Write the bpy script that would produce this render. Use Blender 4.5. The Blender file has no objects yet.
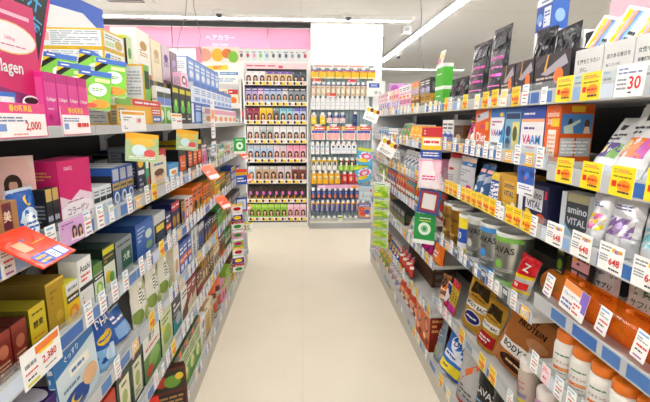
import bpy, bmesh, math, random
from mathutils import Vector, Matrix
rnd = random.Random(11)
scene = bpy.context.scene
COL = scene.collection
PI = math.pi
EYE, FPX = 1.45, 425.0            # camera height (m), focal length (px of a 650 px wide frame)
YAW, PITCH, ROLL = .0552, .1842, .0062
XL, XR = -.5635, .72              # the two shelf fronts along the aisle

def cam_axes():
    f = Vector((math.sin(YAW)*math.cos(PITCH), math.cos(YAW)*math.cos(PITCH), -math.sin(PITCH)))
    r = Vector((math.cos(YAW), -math.sin(YAW), 0)); u = r.cross(f)
    return math.cos(ROLL)*r+math.sin(ROLL)*u, -math.sin(ROLL)*r+math.cos(ROLL)*u, f
CR, CU, CF = cam_axes()
def along(px, z, X):
    """distance down the aisle at which the line at (X, z) shows at column px of the photograph"""
    k = (px-325)/FPX; Z = z-EYE
    return (k*(X*CF.x+Z*CF.z) - (X*CR.x+Z*CR.z)) / (CR.y-k*CF.y)
def yl(px, z, X=-.59): return along(px, z, X)
def yr(px, z, X=.745): return along(px, z, X)
def xb(px, Y, z=1.2):
    k = (px-325)/FPX; Z = z-EYE
    return (k*(Y*CF.y+Z*CF.z) - (Y*CR.y+Z*CR.z)) / (CR.x-k*CF.x)

# ------------------------------------------------------------------ colours and materials
C = dict(white='f3f3f1', cream='eee0c0', blue='2458b4', navy='18245a', sky='86bde6', red='c61c28', orange='ee7414',
         yellow='f9d118', gold='c4922a', green='3c9638', darkgreen='17402c', lime='9ccb38', pink='f0a0c4', magenta='d4157c',
         purple='5f2f92', lilac='b7a2d6', black='151517', grey='8a8e93', silver='c2c6ca', brown='6e4222', bronze='a2602e',
         maroon='651a30', teal='2a9896', tan='c9a97a', charcoal='3a3c40', skin='f0c8a8', hair='2a1a14', olive='8c8a2a',
         paper='f7f7f4', ink='30333a', steel='d2d4d5', clearwhite='e8ecef', price='d8281e', rail='b9bcbe', railblue='3468b0',
         dark='1c1b1b', deepred='8e1a18', board='f0eeea')
_m = {}
def lin(h):
    v = [int(h[i:i+2], 16)/255 for i in (0, 2, 4)]
    return [(c/12.92 if c <= .04045 else ((c+.055)/1.055)**2.4) for c in v]
KINDS = dict(card=(.42, 0, .5), film=(.24, 0, .5), matte=(.75, 0, .3), plastic=(.3, 0, .5), metal=(.3, .85, .5), foil=(.22, .35, .5))
def M(c, kind='card'):
    h = C.get(c, c); key = h+kind
    if key in _m: return _m[key]
    m = bpy.data.materials.new(kind+'_'+(c if c in C else h)); m.use_nodes = True; nt = m.node_tree
    b = nt.nodes['Principled BSDF']; ro, me, sp = KINDS[kind]
    b.inputs['Metallic'].default_value = me; b.inputs['Specular IOR Level'].default_value = sp
    tc = nt.nodes.new('ShaderNodeTexCoord'); no = nt.nodes.new('ShaderNodeTexNoise'); no.inputs['Scale'].default_value = 60
    no.inputs['Detail'].default_value = 1
    nt.links.new(tc.outputs['Object'], no.inputs['Vector'])
    mr = nt.nodes.new('ShaderNodeMapRange'); mr.inputs['To Min'].default_value = ro*.85; mr.inputs['To Max'].default_value = ro*1.15
    nt.links.new(no.outputs['Fac'], mr.inputs['Value']); nt.links.new(mr.outputs['Result'], b.inputs['Roughness'])
    mx = nt.nodes.new('ShaderNodeMix'); mx.data_type = 'RGBA'; r, g, bl = lin(h)
    mx.inputs['A'].default_value = (r*.95, g*.95, bl*.95, 1); mx.inputs['B'].default_value = (min(1, r*1.04), min(1, g*1.04), min(1, bl*1.04), 1)
    nt.links.new(no.outputs['Fac'], mx.inputs['Factor']); nt.links.new(mx.outputs['Result'], b.inputs['Base Color'])
    if kind in ('film', 'foil'):
        n2 = nt.nodes.new('ShaderNodeTexNoise'); n2.inputs['Scale'].default_value = 22; n2.inputs['Distortion'].default_value = 1.5
        nt.links.new(tc.outputs['Object'], n2.inputs['Vector'])
        bp = nt.nodes.new('ShaderNodeBump'); bp.inputs['Strength'].default_value = .35; bp.inputs['Distance'].default_value = .01
        nt.links.new(n2.outputs['Fac'], bp.inputs['Height']); nt.links.new(bp.outputs['Normal'], b.inputs['Normal'])
    _m[key] = m; return m
def clear(name, tint, body, part):
    """see-through plastic: mostly clear film, partly a glossy coloured body"""
    m = bpy.data.materials.new(name); m.use_nodes = True; nt = m.node_tree; nt.nodes.remove(nt.nodes['Principled BSDF'])
    t = nt.nodes.new('ShaderNodeBsdfTransparent'); t.inputs['Color'].default_value = (*lin(tint), 1)
    p = nt.nodes.new('ShaderNodeBsdfPrincipled'); p.inputs['Base Color'].default_value = (*lin(body), 1); p.inputs['Roughness'].default_value = .12
    x = nt.nodes.new('ShaderNodeMixShader'); x.inputs['Fac'].default_value = part
    nt.links.new(t.outputs[0], x.inputs[1]); nt.links.new(p.outputs[0], x.inputs[2])
    nt.links.new(x.outputs[0], nt.nodes['Material Output'].inputs['Surface']); return m
def lamp_mat(name, strength, c=(1, .985, .96)):
    m = bpy.data.materials.new(name); m.use_nodes = True; b = m.node_tree.nodes['Principled BSDF']
    b.inputs['Base Color'].default_value = (.9, .9, .9, 1); b.inputs['Emission Color'].default_value = (*c, 1)
    b.inputs['Emission Strength'].default_value = strength; return m
def surface(name, c1, c2, scale=8, rough=.5, brick=None, bump=.0, spec=.4):
    m = bpy.data.materials.new(name); m.use_nodes = True; nt = m.node_tree; b = nt.nodes['Principled BSDF']
    tc = nt.nodes.new('ShaderNodeTexCoord'); no = nt.nodes.new('ShaderNodeTexNoise'); no.inputs['Scale'].default_value = scale; no.inputs['Detail'].default_value = 6
    nt.links.new(tc.outputs['Object'], no.inputs['Vector'])
    mx = nt.nodes.new('ShaderNodeMix'); mx.data_type = 'RGBA'
    mx.inputs['A'].default_value = (*lin(c1), 1); mx.inputs['B'].default_value = (*lin(c2), 1)
    nt.links.new(no.outputs['Fac'], mx.inputs['Factor']); out = mx.outputs['Result']
    if brick:
        bk = nt.nodes.new('ShaderNodeTexBrick'); bk.offset = 0; w, h, gap, k = brick
        bk.inputs['Scale'].default_value = 1; bk.inputs['Brick Width'].default_value = w; bk.inputs['Row Height'].default_value = h
        bk.inputs['Mortar Size'].default_value = gap; bk.inputs['Color1'].default_value = (1, 1, 1, 1); bk.inputs['Color2'].default_value = (1, 1, 1, 1)
        bk.inputs['Mortar'].default_value = (k, k, k, 1); nt.links.new(tc.outputs['Object'], bk.inputs['Vector'])
        mu = nt.nodes.new('ShaderNodeMix'); mu.data_type = 'RGBA'; mu.blend_type = 'MULTIPLY'; mu.inputs['Factor'].default_value = 1
        nt.links.new(out, mu.inputs['A']); nt.links.new(bk.outputs['Color'], mu.inputs['B']); out = mu.outputs['Result']
    nt.links.new(out, b.inputs['Base Color']); b.inputs['Roughness'].default_value = rough; b.inputs['Specular IOR Level'].default_value = spec
    if bump:
        bp = nt.nodes.new('ShaderNodeBump'); bp.inputs['Strength'].default_value = bump; bp.inputs['Distance'].default_value = .01
        n2 = nt.nodes.new('ShaderNodeTexNoise'); n2.inputs['Scale'].default_value = 220; nt.links.new(tc.outputs['Object'], n2.inputs['Vector'])
        nt.links.new(n2.outputs['Fac'], bp.inputs['Height']); nt.links.new(bp.outputs['Normal'], b.inputs['Normal'])
    return m

# ------------------------------------------------------------------ mesh building
class MB:
    def __init__(s): s.v = []; s.f = []; s.i = []; s.s = []; s.mats = []
    def mi(s, m):
        if isinstance(m, str): m = M(m)
        if m not in s.mats: s.mats.append(m)
        return s.mats.index(m)
    def add(s, vs, fs, m, smooth=False):
        o = len(s.v); k = s.mi(m); s.v += [tuple(p) for p in vs]
        for f in fs: s.f.append([o+j for j in f]); s.i.append(k); s.s.append(smooth)
    def poly(s, pts, m): s.add(pts, [list(range(len(pts)))], m)
    def box(s, x0, x1, y0, y1, z0, z1, m, c=0.0):
        if c:
            bm = bmesh.new(); bmesh.ops.create_cube(bm, size=1)
            for v in bm.verts: v.co = ((x0+x1)/2+v.co.x*(x1-x0), (y0+y1)/2+v.co.y*(y1-y0), (z0+z1)/2+v.co.z*(z1-z0))
            bmesh.ops.bevel(bm, geom=bm.edges[:], offset=c, segments=1, affect='EDGES', profile=.5)
            bm.verts.index_update(); s.add([v.co[:] for v in bm.verts], [[v.index for v in f.verts] for f in bm.faces], m); bm.free(); return
        p = [(x0, y0, z0), (x1, y0, z0), (x1, y1, z0), (x0, y1, z0), (x0, y0, z1), (x1, y0, z1), (x1, y1, z1), (x0, y1, z1)]
        s.add(p, [(0, 3, 2, 1), (4, 5, 6, 7), (0, 1, 5, 4), (1, 2, 6, 5), (2, 3, 7, 6), (3, 0, 4, 7)], m)
    def lathe(s, prof, m, n=20, cx=0, cy=0, ribs=0):
        vs = []; fs = []
        for r, z in prof:
            for k in range(n):
                a = 2*PI*k/n; q = r*(1+(ribs if k % 2 else 0)); vs.append((cx+q*math.cos(a), cy+q*math.sin(a), z))
        for j in range(len(prof)-1):
            for k in range(n): fs.append((j*n+k, j*n+(k+1) % n, (j+1)*n+(k+1) % n, (j+1)*n+k))
        fs.append(tuple(range(n-1, -1, -1))); fs.append(tuple((len(prof)-1)*n+k for k in range(n)))
        s.add(vs, fs, m, True)
    def grid(s, fn, nu, nv, m, smooth=True, flip=False):
        vs = [fn(i/nu, j/nv) for j in range(nv+1) for i in range(nu+1)]; fs = []
        for j in range(nv):
            for i in range(nu):
                a = j*(nu+1)+i; q = (a, a+1, a+nu+2, a+nu+1); fs.append(q[::-1] if flip else q)
        s.add(vs, fs, m, smooth)
    def tube(s, pts, r, m, n=6):
        P = [Vector(p) for p in pts]; vs = []; fs = []
        for i, p in enumerate(P):
            d = (P[min(i+1, len(P)-1)]-P[max(i-1, 0)]).normalized(); a = d.orthogonal().normalized(); b = d.cross(a)
            for k in range(n):
                t = 2*PI*k/n; vs.append(p+a*r*math.cos(t)+b*r*math.sin(t))
        for i in range(len(P)-1):
            for k in range(n): fs.append((i*n+k, i*n+(k+1) % n, (i+1)*n+(k+1) % n, (i+1)*n+k))
        fs.append(tuple(range(n-1, -1, -1))); fs.append(tuple((len(P)-1)*n+k for k in range(n))); s.add(vs, fs, m, True)
    def mesh(s, name):
        me = bpy.data.meshes.new(name); me.from_pydata(s.v, [], s.f)
        for m in s.mats: me.materials.append(m)
        me.polygons.foreach_set('material_index', s.i); me.polygons.foreach_set('use_smooth', s.s)
        me.update(); return me

_txt = {}
def txt(t):
    if t in _txt: return _txt[t]
    cu = bpy.data.curves.new('lettering', 'FONT'); cu.body = t; cu.size = 1; cu.resolution_u = 2; cu.offset = .018
    ob = bpy.data.objects.new('lettering', cu); COL.objects.link(ob); bpy.context.view_layer.update()
    me = bpy.data.meshes.new_from_object(ob.evaluated_get(bpy.context.evaluated_depsgraph_get()))
    vs = [(v.co.x, v.co.y) for v in me.vertices]; fs = [list(p.vertices) for p in me.polygons]
    bpy.data.objects.remove(ob); bpy.data.curves.remove(cu); bpy.data.meshes.remove(me)
    xs = [v[0] for v in vs]; ys = [v[1] for v in vs]; h = max(ys)-min(ys); cx = (max(xs)+min(xs))/2; cy = (max(ys)+min(ys))/2
    _txt[t] = ([((x-cx)/h, (y-cy)/h) for x, y in vs], fs, (max(xs)-min(xs))/h); return _txt[t]

def fine(pts, faces, L):
    """cut flat shapes into small triangles so that they follow a curved surface"""
    bm = bmesh.new(); vs = [bm.verts.new((x, y, 0)) for x, y in pts]
    for f in faces:
        try: bm.faces.new([vs[i] for i in f])
        except ValueError: pass
    for _ in range(5):
        bmesh.ops.triangulate(bm, faces=[f for f in bm.faces if len(f.verts) > 3]); ed = [e for e in bm.edges if e.calc_length() > L]
        if not ed: break
        bmesh.ops.subdivide_edges(bm, edges=ed, cuts=1, use_grid_fill=False)
    bmesh.ops.triangulate(bm, faces=[f for f in bm.faces if len(f.verts) > 3])
    bm.verts.index_update(); out = ([v.co.xy[:] for v in bm.verts], [[v.index for v in f.verts] for f in bm.faces]); bm.free(); return out
def art(mb, prims, w, h, S, kind='card', sub=1, eps=.00018):
    """print a list of shapes on a surface S(x, z, lift); shapes are given in fractions of the w x h face"""
    lay = 0
    for p in prims:
        lay += 1; e = eps*lay; k = p[0]
        X = lambda u: (u-.5)*w
        def put(pts, fs, m):                              # pts in metres on the face
            pts = [(min(w/2, max(-w/2, x)), min(h, max(0, z))) for x, z in pts]
            if sub > 1: pts, fs = fine(pts, fs, .014 if sub < 9 else .009)
            mb.add([S(x, z, e) for x, z in pts], fs, m, sub > 1)
        if k == 'r':
            _, a, b, c, d, col = p; n = max(1, int(sub*(c-a)+.99)); q = max(1, int(sub*(d-b)+.99))
            mb.grid(lambda s, t: S(X(a+(c-a)*s), h*(b+(d-b)*t), e), n, q, M(col, kind), sub > 1)
        elif k == 'e':
            _, cx, cy, rx, ry, col = p; n = 20
            put([(X(cx+rx*math.cos(2*PI*j/n)), h*(cy+ry*math.sin(2*PI*j/n))) for j in range(n)], [list(range(n))], M(col, kind))
        elif k == 'p':
            put([(X(u), h*v) for u, v in p[1]], [list(range(len(p[1])))], M(p[2], kind))
        elif k == 't':
            t, cx, cy, th, col = p[1:6]; mw = p[6] if len(p) > 6 else .9; rot = p[7] if len(p) > 7 else 0
            vs, fs, asp = txt(t); H = th*h
            if asp*H > mw*w and not rot: H = mw*w/asp
            ca, sa = math.cos(rot), math.sin(rot)
            put([(X(cx)+(x*ca-y*sa)*H, h*cy+(x*sa+y*ca)*H) for x, y in vs], fs, M(col, kind))
        elif k == 'l':
            _, a, b, c, d, n, col = p; q = random.Random(int(a*97+b*991+n*13+w*1e4)); vs = []; fs = []
            for j in range(n):
                z0 = b+(d-b)*(j+.22)/n; z1 = b+(d-b)*(j+.72)/n; u = a
                while u < c-.01:
                    g = (c-a)*q.uniform(.1, .38); g = min(g, c-u); o = len(vs)
                    vs += [(X(u), h*z0), (X(u+g*.86), h*z0), (X(u+g*.86), h*z1), (X(u), h*z1)]
                    fs.append((o, o+1, o+2, o+3)); u += g
                    if q.random() < .12: break
            put(vs, fs, M(col, kind))
        elif k == 'f':                                     # a portrait: shoulders, hair, face, fringe
            _, cx, cy, s, hc, top = p; ar = w/h
            art(mb, [('p', [(cx-.95*s, cy-1.25*s*ar), (cx+.95*s, cy-1.25*s*ar), (cx+.6*s, cy-.55*s*ar), (cx-.6*s, cy-.55*s*ar)], top),
                     ('e', cx, cy+.05*s*ar, .56*s, .66*s*ar, hc), ('p', [(cx-.58*s, cy-.95*s*ar), (cx+.6*s, cy-.85*s*ar), (cx+.55*s, cy+.1*s*ar), (cx-.55*s, cy+.1*s*ar)], hc), ('p', [(cx-.2*s, cy-.95*s*ar), (cx+.2*s, cy-.95*s*ar), (cx+.12*s, cy-.3*s*ar), (cx-.12*s, cy-.3*s*ar)], 'd89c7c'), ('e', cx, cy-.06*s*ar, .28*s, .4*s*ar, 'e0ae90'),
                     ('p', [(cx-.4*s, cy+.25*s*ar), (cx+.42*s, cy+.2*s*ar), (cx+.2*s, cy+.62*s*ar), (cx-.25*s, cy+.62*s*ar)], hc)], w, h,
                lambda x, z, l: S(x, z, l+e), kind, sub, eps)
            lay += 6

# ------------------------------------------------------------------ things
ORD = 'first second third fourth fifth sixth seventh eighth ninth tenth eleventh twelfth thirteenth fourteenth fifteenth sixteenth seventeenth eighteenth nineteenth twentieth'.split()
ORD += ['twenty-'+o for o in ORD[:9]]+['thirtieth']+['thirty-'+o for o in ORD[:9]]+['fortieth']+['forty-'+o for o in ORD[:9]]
REG = {}
def tell(o, desc, loc, cat, order, end='near end'):
    """remember a thing; alike things on one shelf are told apart by counting from one end ('*' marks the noun)"""
    o['category'] = cat; REG.setdefault((desc, loc, end), []).append((order, o))
def write_labels():
    for (desc, loc, end), l in REG.items():
        l.sort(key=lambda t: t[0]); one = desc.replace('*', '')
        for k, (_, o) in enumerate(l):
            if len(l) == 1: o['label'] = f'{one}, {loc}'
            else: o['label'] = f'{one}, {ORD[k]} from {end}, {loc}'; o['group'] = f"{desc.replace('*', 's') if '*' in desc else desc} {loc}"
def link(name, data, parent=None):
    o = bpy.data.objects.new(name, data); COL.objects.link(o)
    if parent: o.parent = parent
    return o
def place(proto, name, loc, rz=0, tilt=0, roll=0):
    """proto = list of (part name, mesh, [(sub-part name, mesh)...]); one part alone is the thing itself"""
    if len(proto) == 1 and not proto[0][2]: root = link(name, proto[0][1])
    else:
        root = link(name, None); root.empty_display_size = .05
        for pn, me, subs in proto:
            o = link(pn, me, root)
            for sn, sm in subs: link(sn, sm, o)
    root.location = loc; root.rotation_euler = (-tilt, roll, rz)
    if (tilt or roll) and name.split('_')[-1] in ('pouch', 'pack', 'bag', 'carton', 'bottle', 'board'):       # the lowest corner touches what it stands on
        ct, st, cr, sr = math.cos(-tilt), math.sin(-tilt), math.cos(roll), math.sin(roll)
        low = min(-sr*v.co.x+cr*(st*v.co.y+ct*v.co.z) for pn, me, subs in proto for v in me.vertices); root.location.z -= low
    return root
def pose(proto, name, org, ax, az):
    """a card given by its lower middle, its width direction and its height direction"""
    x = Vector(ax).normalized(); z = Vector(az); z = (z-x*z.dot(x)).normalized(); y = z.cross(x)
    o = place(proto, name, (0, 0, 0)); o.matrix_world = Matrix(((x.x, y.x, z.x, org[0]), (x.y, y.y, z.y, org[1]), (x.z, y.z, z.z, org[2]), (0, 0, 0, 1))); return o
def struct(name, mb, parent=None):
    o = link(name, mb.mesh(name), parent)
    if not parent: o['kind'] = 'structure'
    return o
def flat(x, z, e): return (x, -e, z)

# ---- product bodies; front at y=0 facing -y, width along x, base at z=0
_pc = {}
def cached(fn):
    def g(*a, **k):
        key = fn.__name__+repr(a)+repr(sorted(k.items()))
        if key not in _pc: _pc[key] = fn(*a, **k)
        return _pc[key]
    return g
@cached
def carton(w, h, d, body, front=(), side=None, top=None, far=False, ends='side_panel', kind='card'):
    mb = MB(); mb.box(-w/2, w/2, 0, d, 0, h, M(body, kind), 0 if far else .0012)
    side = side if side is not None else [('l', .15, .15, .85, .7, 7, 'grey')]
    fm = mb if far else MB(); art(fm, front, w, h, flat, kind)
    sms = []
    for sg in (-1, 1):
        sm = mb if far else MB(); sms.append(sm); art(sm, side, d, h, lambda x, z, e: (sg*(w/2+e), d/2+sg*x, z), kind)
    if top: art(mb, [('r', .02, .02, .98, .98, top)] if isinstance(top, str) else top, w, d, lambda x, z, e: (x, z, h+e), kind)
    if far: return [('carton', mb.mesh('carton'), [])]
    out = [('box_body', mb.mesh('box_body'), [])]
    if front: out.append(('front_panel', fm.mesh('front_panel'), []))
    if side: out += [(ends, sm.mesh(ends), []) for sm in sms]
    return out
def bag_y(u, v, w, d, pil):
    t = d/2*((math.sin(PI*min(.999, max(.001, v)))**.55) if pil else (1-v*.97)**.6*min(1, .75+v*4))
    s = max(0, 1-abs(2*u-1)**3.0)
    return t*s
@cached
def pouch(w, h, d, body, front=(), seal=None, pil=False, kind='film', far=False, notch=True):
    q = random.Random(int(w*1e4)+int(h*1e4)+len(front)*7); ph = [q.uniform(0, 6) for _ in range(4)]
    def wr(u, v): return .0022*math.sin(9*u+7*v+ph[0])*math.sin(13*v+ph[1])+.0012*math.sin(23*u-15*v+ph[2])
    def prof(v): return 1-.05*math.sin(PI*v)
    def Fy(u, v): return d/2-bag_y(u, v, w, d, pil)+wr(u, v)
    nu, nv = (6, 8) if far else (12, 16)
    m = M(body, kind); mb = MB()
    mb.grid(lambda u, v: ((u-.5)*w*prof(v), Fy(u, v), v*h), nu, nv, m)
    mb.grid(lambda u, v: ((u-.5)*w*prof(v), d/2+bag_y(u, v, w, d, pil)+.001, v*h), nu, nv, m, True, True)
    def S(x, z, e):
        v = min(1, max(0, z/h)); u = min(1, max(0, x/w+.5)); return ((u-.5)*w*prof(v), Fy(u, v)-e*1.6-.0012, z)
    fm = mb if far else MB(); art(fm, front, w, h, S, kind, 5 if far else 9)
    if not far and front: pass
    sm = mb if far else MB(); sc = M(seal or body, kind)
    zs = [(h*.985, h*1.055)]+([(-h*.055, h*.015)] if pil else [])
    off = h*.055 if pil else 0
    for a, b in zs: sm.box(-w/2, w/2, d/2-.0015, d/2+.0015, a, b, sc)
    meshes = [x for x in ([mb] if far else [mb, fm, sm])]
    for k in meshes: k.v = [(a, b, c+off) for a, b, c in k.v]
    if far: return [('pouch', mb.mesh('pouch'), [])]
    out = [('pouch_body', mb.mesh('pouch_body'), [])]
    if front: out.append(('printed_front', fm.mesh('printed_front'), []))
    out.append(('top_seal', sm.mesh('top_seal'), [])); return out
@cached
def canister(r, h, body, lid, front=(), kind='metal', band=None):
    cy = r; mb = MB(); mb.lathe([(r*.97, 0), (r, .004), (r, h-.004), (r*.98, h)], M(body, kind), 32, 0, cy)
    lm = MB(); lm.lathe([(r*1.02, h), (r*1.025, h+.003), (r*1.02, h+.014), (r*.94, h+.016), (r*.92, h+.011)], M(lid, 'plastic'), 32, 0, cy)
    am = MB(); W = PI*r
    def S(x, z, e):
        a = x/r; q = r+.0006+e; return (q*math.sin(a), cy-q*math.cos(a), z)
    art(am, front, W, h, S, 'card', 24)
    hm = MB()
    for z in (h*.3, h*.34): hm.lathe([(r+.0004, z-.002), (r+.0022, z), (r+.0004, z+.002)], M(body, kind), 32, 0, cy)
    return [('can_body', mb.mesh('can_body'), [('rib_ring', hm.mesh('rib_ring'))]), ('lid', lm.mesh('lid'), []), ('label_wrap', am.mesh('label_wrap'), [])]
@cached
def bottle(r, h, body, cap, front=(), capfrac=.24):
    hb = h*(1-capfrac); mb = MB(); cy = r
    mb.lathe([(r*.9, 0), (r, .006), (r, hb*.84), (r*.93, hb*.93), (r*.72, hb*.99), (r*.7, hb)], M(body, 'plastic'), 28, 0, cy)
    cm = MB(); cm.lathe([(r*.86, hb*.985), (r*.9, hb), (r*.9, h*.96), (r*.82, h), (r*.3, h)], M(cap, 'plastic'), 40, 0, cy, -.035)
    am = MB()
    def S(x, z, e):
        a = x/r; q = r+.0006+e; return (q*math.sin(a), cy-q*math.cos(a), z+hb*.08)
    art(am, front, PI*r, hb*.72, S, 'card', 20)
    return [('bottle_body', mb.mesh('bottle_body'), []), ('screw_cap', cm.mesh('screw_cap'), []), ('label_wrap', am.mesh('label_wrap'), [])]
@cached
def card(w, h, front, back='paper', t=.0012, part=('card_sheet', 'printed_face'), single=False, kind='card'):
    mb = MB(); mb.box(-w/2, w/2, 0, t, 0, h, M(back, kind)); fm = mb if single else MB(); art(fm, front, w, h, flat, kind)
    if single: return [('card', mb.mesh('card'), [])]
    return [(part[0], mb.mesh(part[0]), []), (part[1], fm.mesh(part[1]), [])]
# ------------------------------------------------------------------ the setting
CEIL = 2.8
fl = surface('floor_vinyl', 'f0e7d6', 'e8ddc9', 3, .34, (.9, .9, .0022, .9), spec=.45)
ce = surface('ceiling_board', 'fbfbfa', 'f4f4f3', 30, .85, (1.82, .91, .004, .82), .25, .2)
wl = surface('wall_paint', 'f7f6f4', 'f1f0ee', 6, .6)
def slab(name, x0, x1, y0, y1, z0, z1, m):
    mb = MB(); mb.box(x0, x1, y0, y1, z0, z1, m); return struct(name, mb)
X0, X1, Y0, Y1 = -4.2, 5.2, -3.2, 12.6
slab('floor', X0, X1, Y0, Y1, -.08, 0, fl)
slab('ceiling', X0, X1, Y0, Y1, CEIL, CEIL+.08, ce)
slab('wall_left', X0-.1, X0, Y0, Y1, 0, CEIL, wl)
slab('wall_right', X1, X1+.1, Y0, Y1, 0, CEIL, wl)
slab('wall_far', X0, X1, Y1, Y1+.1, 0, CEIL, wl)
slab('wall_near', X0, X1, Y0-.1, Y0, 0, CEIL, wl)
slab('wall_back', X0, .13, 6.3, 6.4, 0, CEIL, wl)
slab('pillar', .13, 1.105, 6.02, 6.5, 0, CEIL, wl)
tr = surface('gap_shade', '55585a', '4a4d50', 5, .7)
slab('gap_shade_strip', X0, .13, 6.26, 6.3, 2.735, CEIL, tr)  # dark strip painting in the shadowed gap above the pink boards
slab('baseboard_back', .13, 1.12, 6.005, 6.02, 0, .08, M('grey', 'matte'))

# pink header boards high on the back wall: white cut-out lettering, thin white top trim
def header(x0, x1, text, desc):
    mb = MB(); mb.box(x0, x1, 0, .03, 0, .275, M('ec9abc', 'plastic')); mb.box(x0, x1, -.004, 0, .262, .275, M('white'))
    t = MB()
    if text:
        art(t, [('t', text[0], .5, .48, .26, 'fbe3ec', .8), ('t', text[1], .5, .16, .13, 'fbe3ec', .6)], .9, .275, flat)
        for i, v in enumerate(t.v): t.v[i] = (v[0]+(x0+x1)/2, v[1], v[2])
    p = [('board_panel', mb.mesh('board_panel'), [])]+([('cutout_lettering', t.mesh('cutout_lettering'), [])] if text else [])
    o = place(p, 'header_sign', (0, 6.2695, 2.455)); o['label'] = desc; o['category'] = 'sign'
header(-3.1, -1.78, None, 'plain pink header board on the back wall, above the stacked cartons at left')
header(-1.77, -.47, ('ヘアカラー', 'Hair Color'), 'pink header board on the back wall with pale white lettering')
header(-.46, .125, None, 'short plain pink header board on the back wall beside the white pillar')

# ------------------------------------------------------------------ ceiling lights, cameras, vent, wires
E_LAMP = 15.0
lampm = lamp_mat('lamp_diffuser', E_LAMP); lampd = lamp_mat('lamp_diffuser_dim', E_LAMP*.5)
def strip(cx, cy, L, along_x, desc, lamp=None, lip=.026):
    n = max(1, round(L/1.25)); a = MB(); p = []
    hw = .055
    def bx(mb, l0, l1, w, z0, z1, m):
        if along_x: mb.box(l0, l1, -w, w, z0, z1, m)
        else: mb.box(-w, w, l0, l1, z0, z1, m)
    bx(a, -L/2, L/2, hw, -.018, 0, M('white'))
    for sg in (-1, 1):
        if along_x: a.box(-L/2, L/2, sg*hw-.004, sg*hw+.004, -lip, -.0, M('white'))
        else: a.box(sg*hw-.004, sg*hw+.004, -L/2, L/2, -lip, -.0, M('white'))
    p = [('lamp_housing', a.mesh('lamp_housing'), [])]
    for k in range(n):
        d = MB(); bx(d, -L/2+L*k/n+.01, -L/2+L*(k+1)/n-.01, hw*.82, -.045, -.0181, lamp or lampm); p.append(('lamp_diffuser', d.mesh('lamp_diffuser'), []))
    o = place(p, 'ceiling_strip_light', (cx, cy, CEIL)); o['label'] = desc; o['category'] = 'ceiling light'; return o
strip(-1.15, 5.86, 5.2, True, 'long white strip light across the ceiling in front of the pink header boards', lampd, .05)
strip(1.77, 7.3, 5.0, False, 'long slanting strip light on the ceiling running away to the right of the pillar', None, .036)
strip(2.9, 11.0, 2.4, True, 'short strip light across the ceiling far behind the small dome camera at right', lampd, .04)
for y in (2.9, .2, -2.2): strip(.1, y, 5.0, True, {2.9: 'strip light over the middle of the aisle', .2: 'strip light over the near end of the aisle', -2.2: 'strip light at the near wall behind the aisle'}[y])
strip(-2.6, 2.0, 4.6, False, 'strip light over the next aisle to the left')

def dome(x, y, desc):
    b = MB(); b.lathe([(.045, -.045), (.075, -.034), (.082, -.02), (.082, 0)], M('white', 'plastic'), 24)
    g = MB(); g.lathe([(.004, -.088), (.018, -.085), (.032, -.072), (.038, -.056), (.039, -.0451)], M('5c6268', 'plastic'), 24)
    o = place([('camera_base', b.mesh('camera_base'), []), ('dome_cover', g.mesh('dome_cover'), [])], 'dome_camera', (x, y, CEIL)); o['label'] = desc; o['category'] = 'security camera'
dome(.6, 5.72, 'small white dome security camera on the ceiling above the white pillar')
dome(-1.02, 5.68, 'small white dome security camera on the ceiling in front of the pink header')
dome(1.96, 8.9, 'small dome security camera on the ceiling beside the slanting strip light')
mb = MB(); mb.box(-.3, .3, -.3, .3, -.02, 0, M('white')); v2 = MB(); v2.box(-.2, .2, -.2, .2, -.024, -.0201, M('charcoal'))
v3 = [MB() for _ in range(4)]
for i, k in enumerate(v3): k.box(-.19, .19, -.16+.09*i, -.13+.09*i, -.03, -.0241, M('silver'))
o = place([('vent_frame', mb.mesh('vent_frame'), []), ('vent_opening', v2.mesh('vent_opening'), [])]+[('vent_slat', k.mesh('vent_slat'), []) for k in v3], 'ceiling_vent', (-1.98, 5.1, CEIL))
o['label'] = 'square ceiling air vent with dark opening, upper left by the strip light'; o['category'] = 'vent'
mb = MB(); mb.box(-.06, .06, -.05, .05, -.12, 0, M('white'), .006); mb.box(-.03, .03, -.056, -.05, -.08, -.03, M('silver'))
o = link('ceiling_sensor', mb.mesh('ceiling_sensor')); o.location = (1.5, 6.35, CEIL); o['label'] = 'small white sensor box on the ceiling next to the hanging wire'; o['category'] = 'sensor'
def wire(pts, desc):
    m = MB(); m.tube(pts, .004, M('grey'), 5); x, y, z = pts[0]
    m.v = [(a-x, b-y, c-z) for a, b, c in m.v]; o = link('hanging_wire', m.mesh('hanging_wire')); o.location = pts[0]; o['label'] = desc; o['category'] = 'wire'
wire([(-1.27, 5.15, CEIL), (-1.3, 5.15, 2.6), (-1.37, 5.15, 2.42), (-1.4, 5.14, 2.3), (-1.41, 5.14, 2.2)], 'thin grey wire hanging from the ceiling at left, bending outward above the blue cartons')
wire([(-1.2, 5.15, CEIL), (-1.2, 5.15, 2.7), (-1.14, 5.15, 2.4), (-1.16, 5.14, 2.3), (-1.14, 5.14, 2.2)], 'thin grey wire hanging from the ceiling at left, the inner one of the pair')
wire([(1.33, 5.0, CEIL), (1.35, 5.0, 2.6), (1.34, 5.0, 2.4), (1.37, 5.0, 2.2), (1.4, 5.0, 2.06)], 'thin grey wire hanging from the ceiling above the right shelves')

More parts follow.
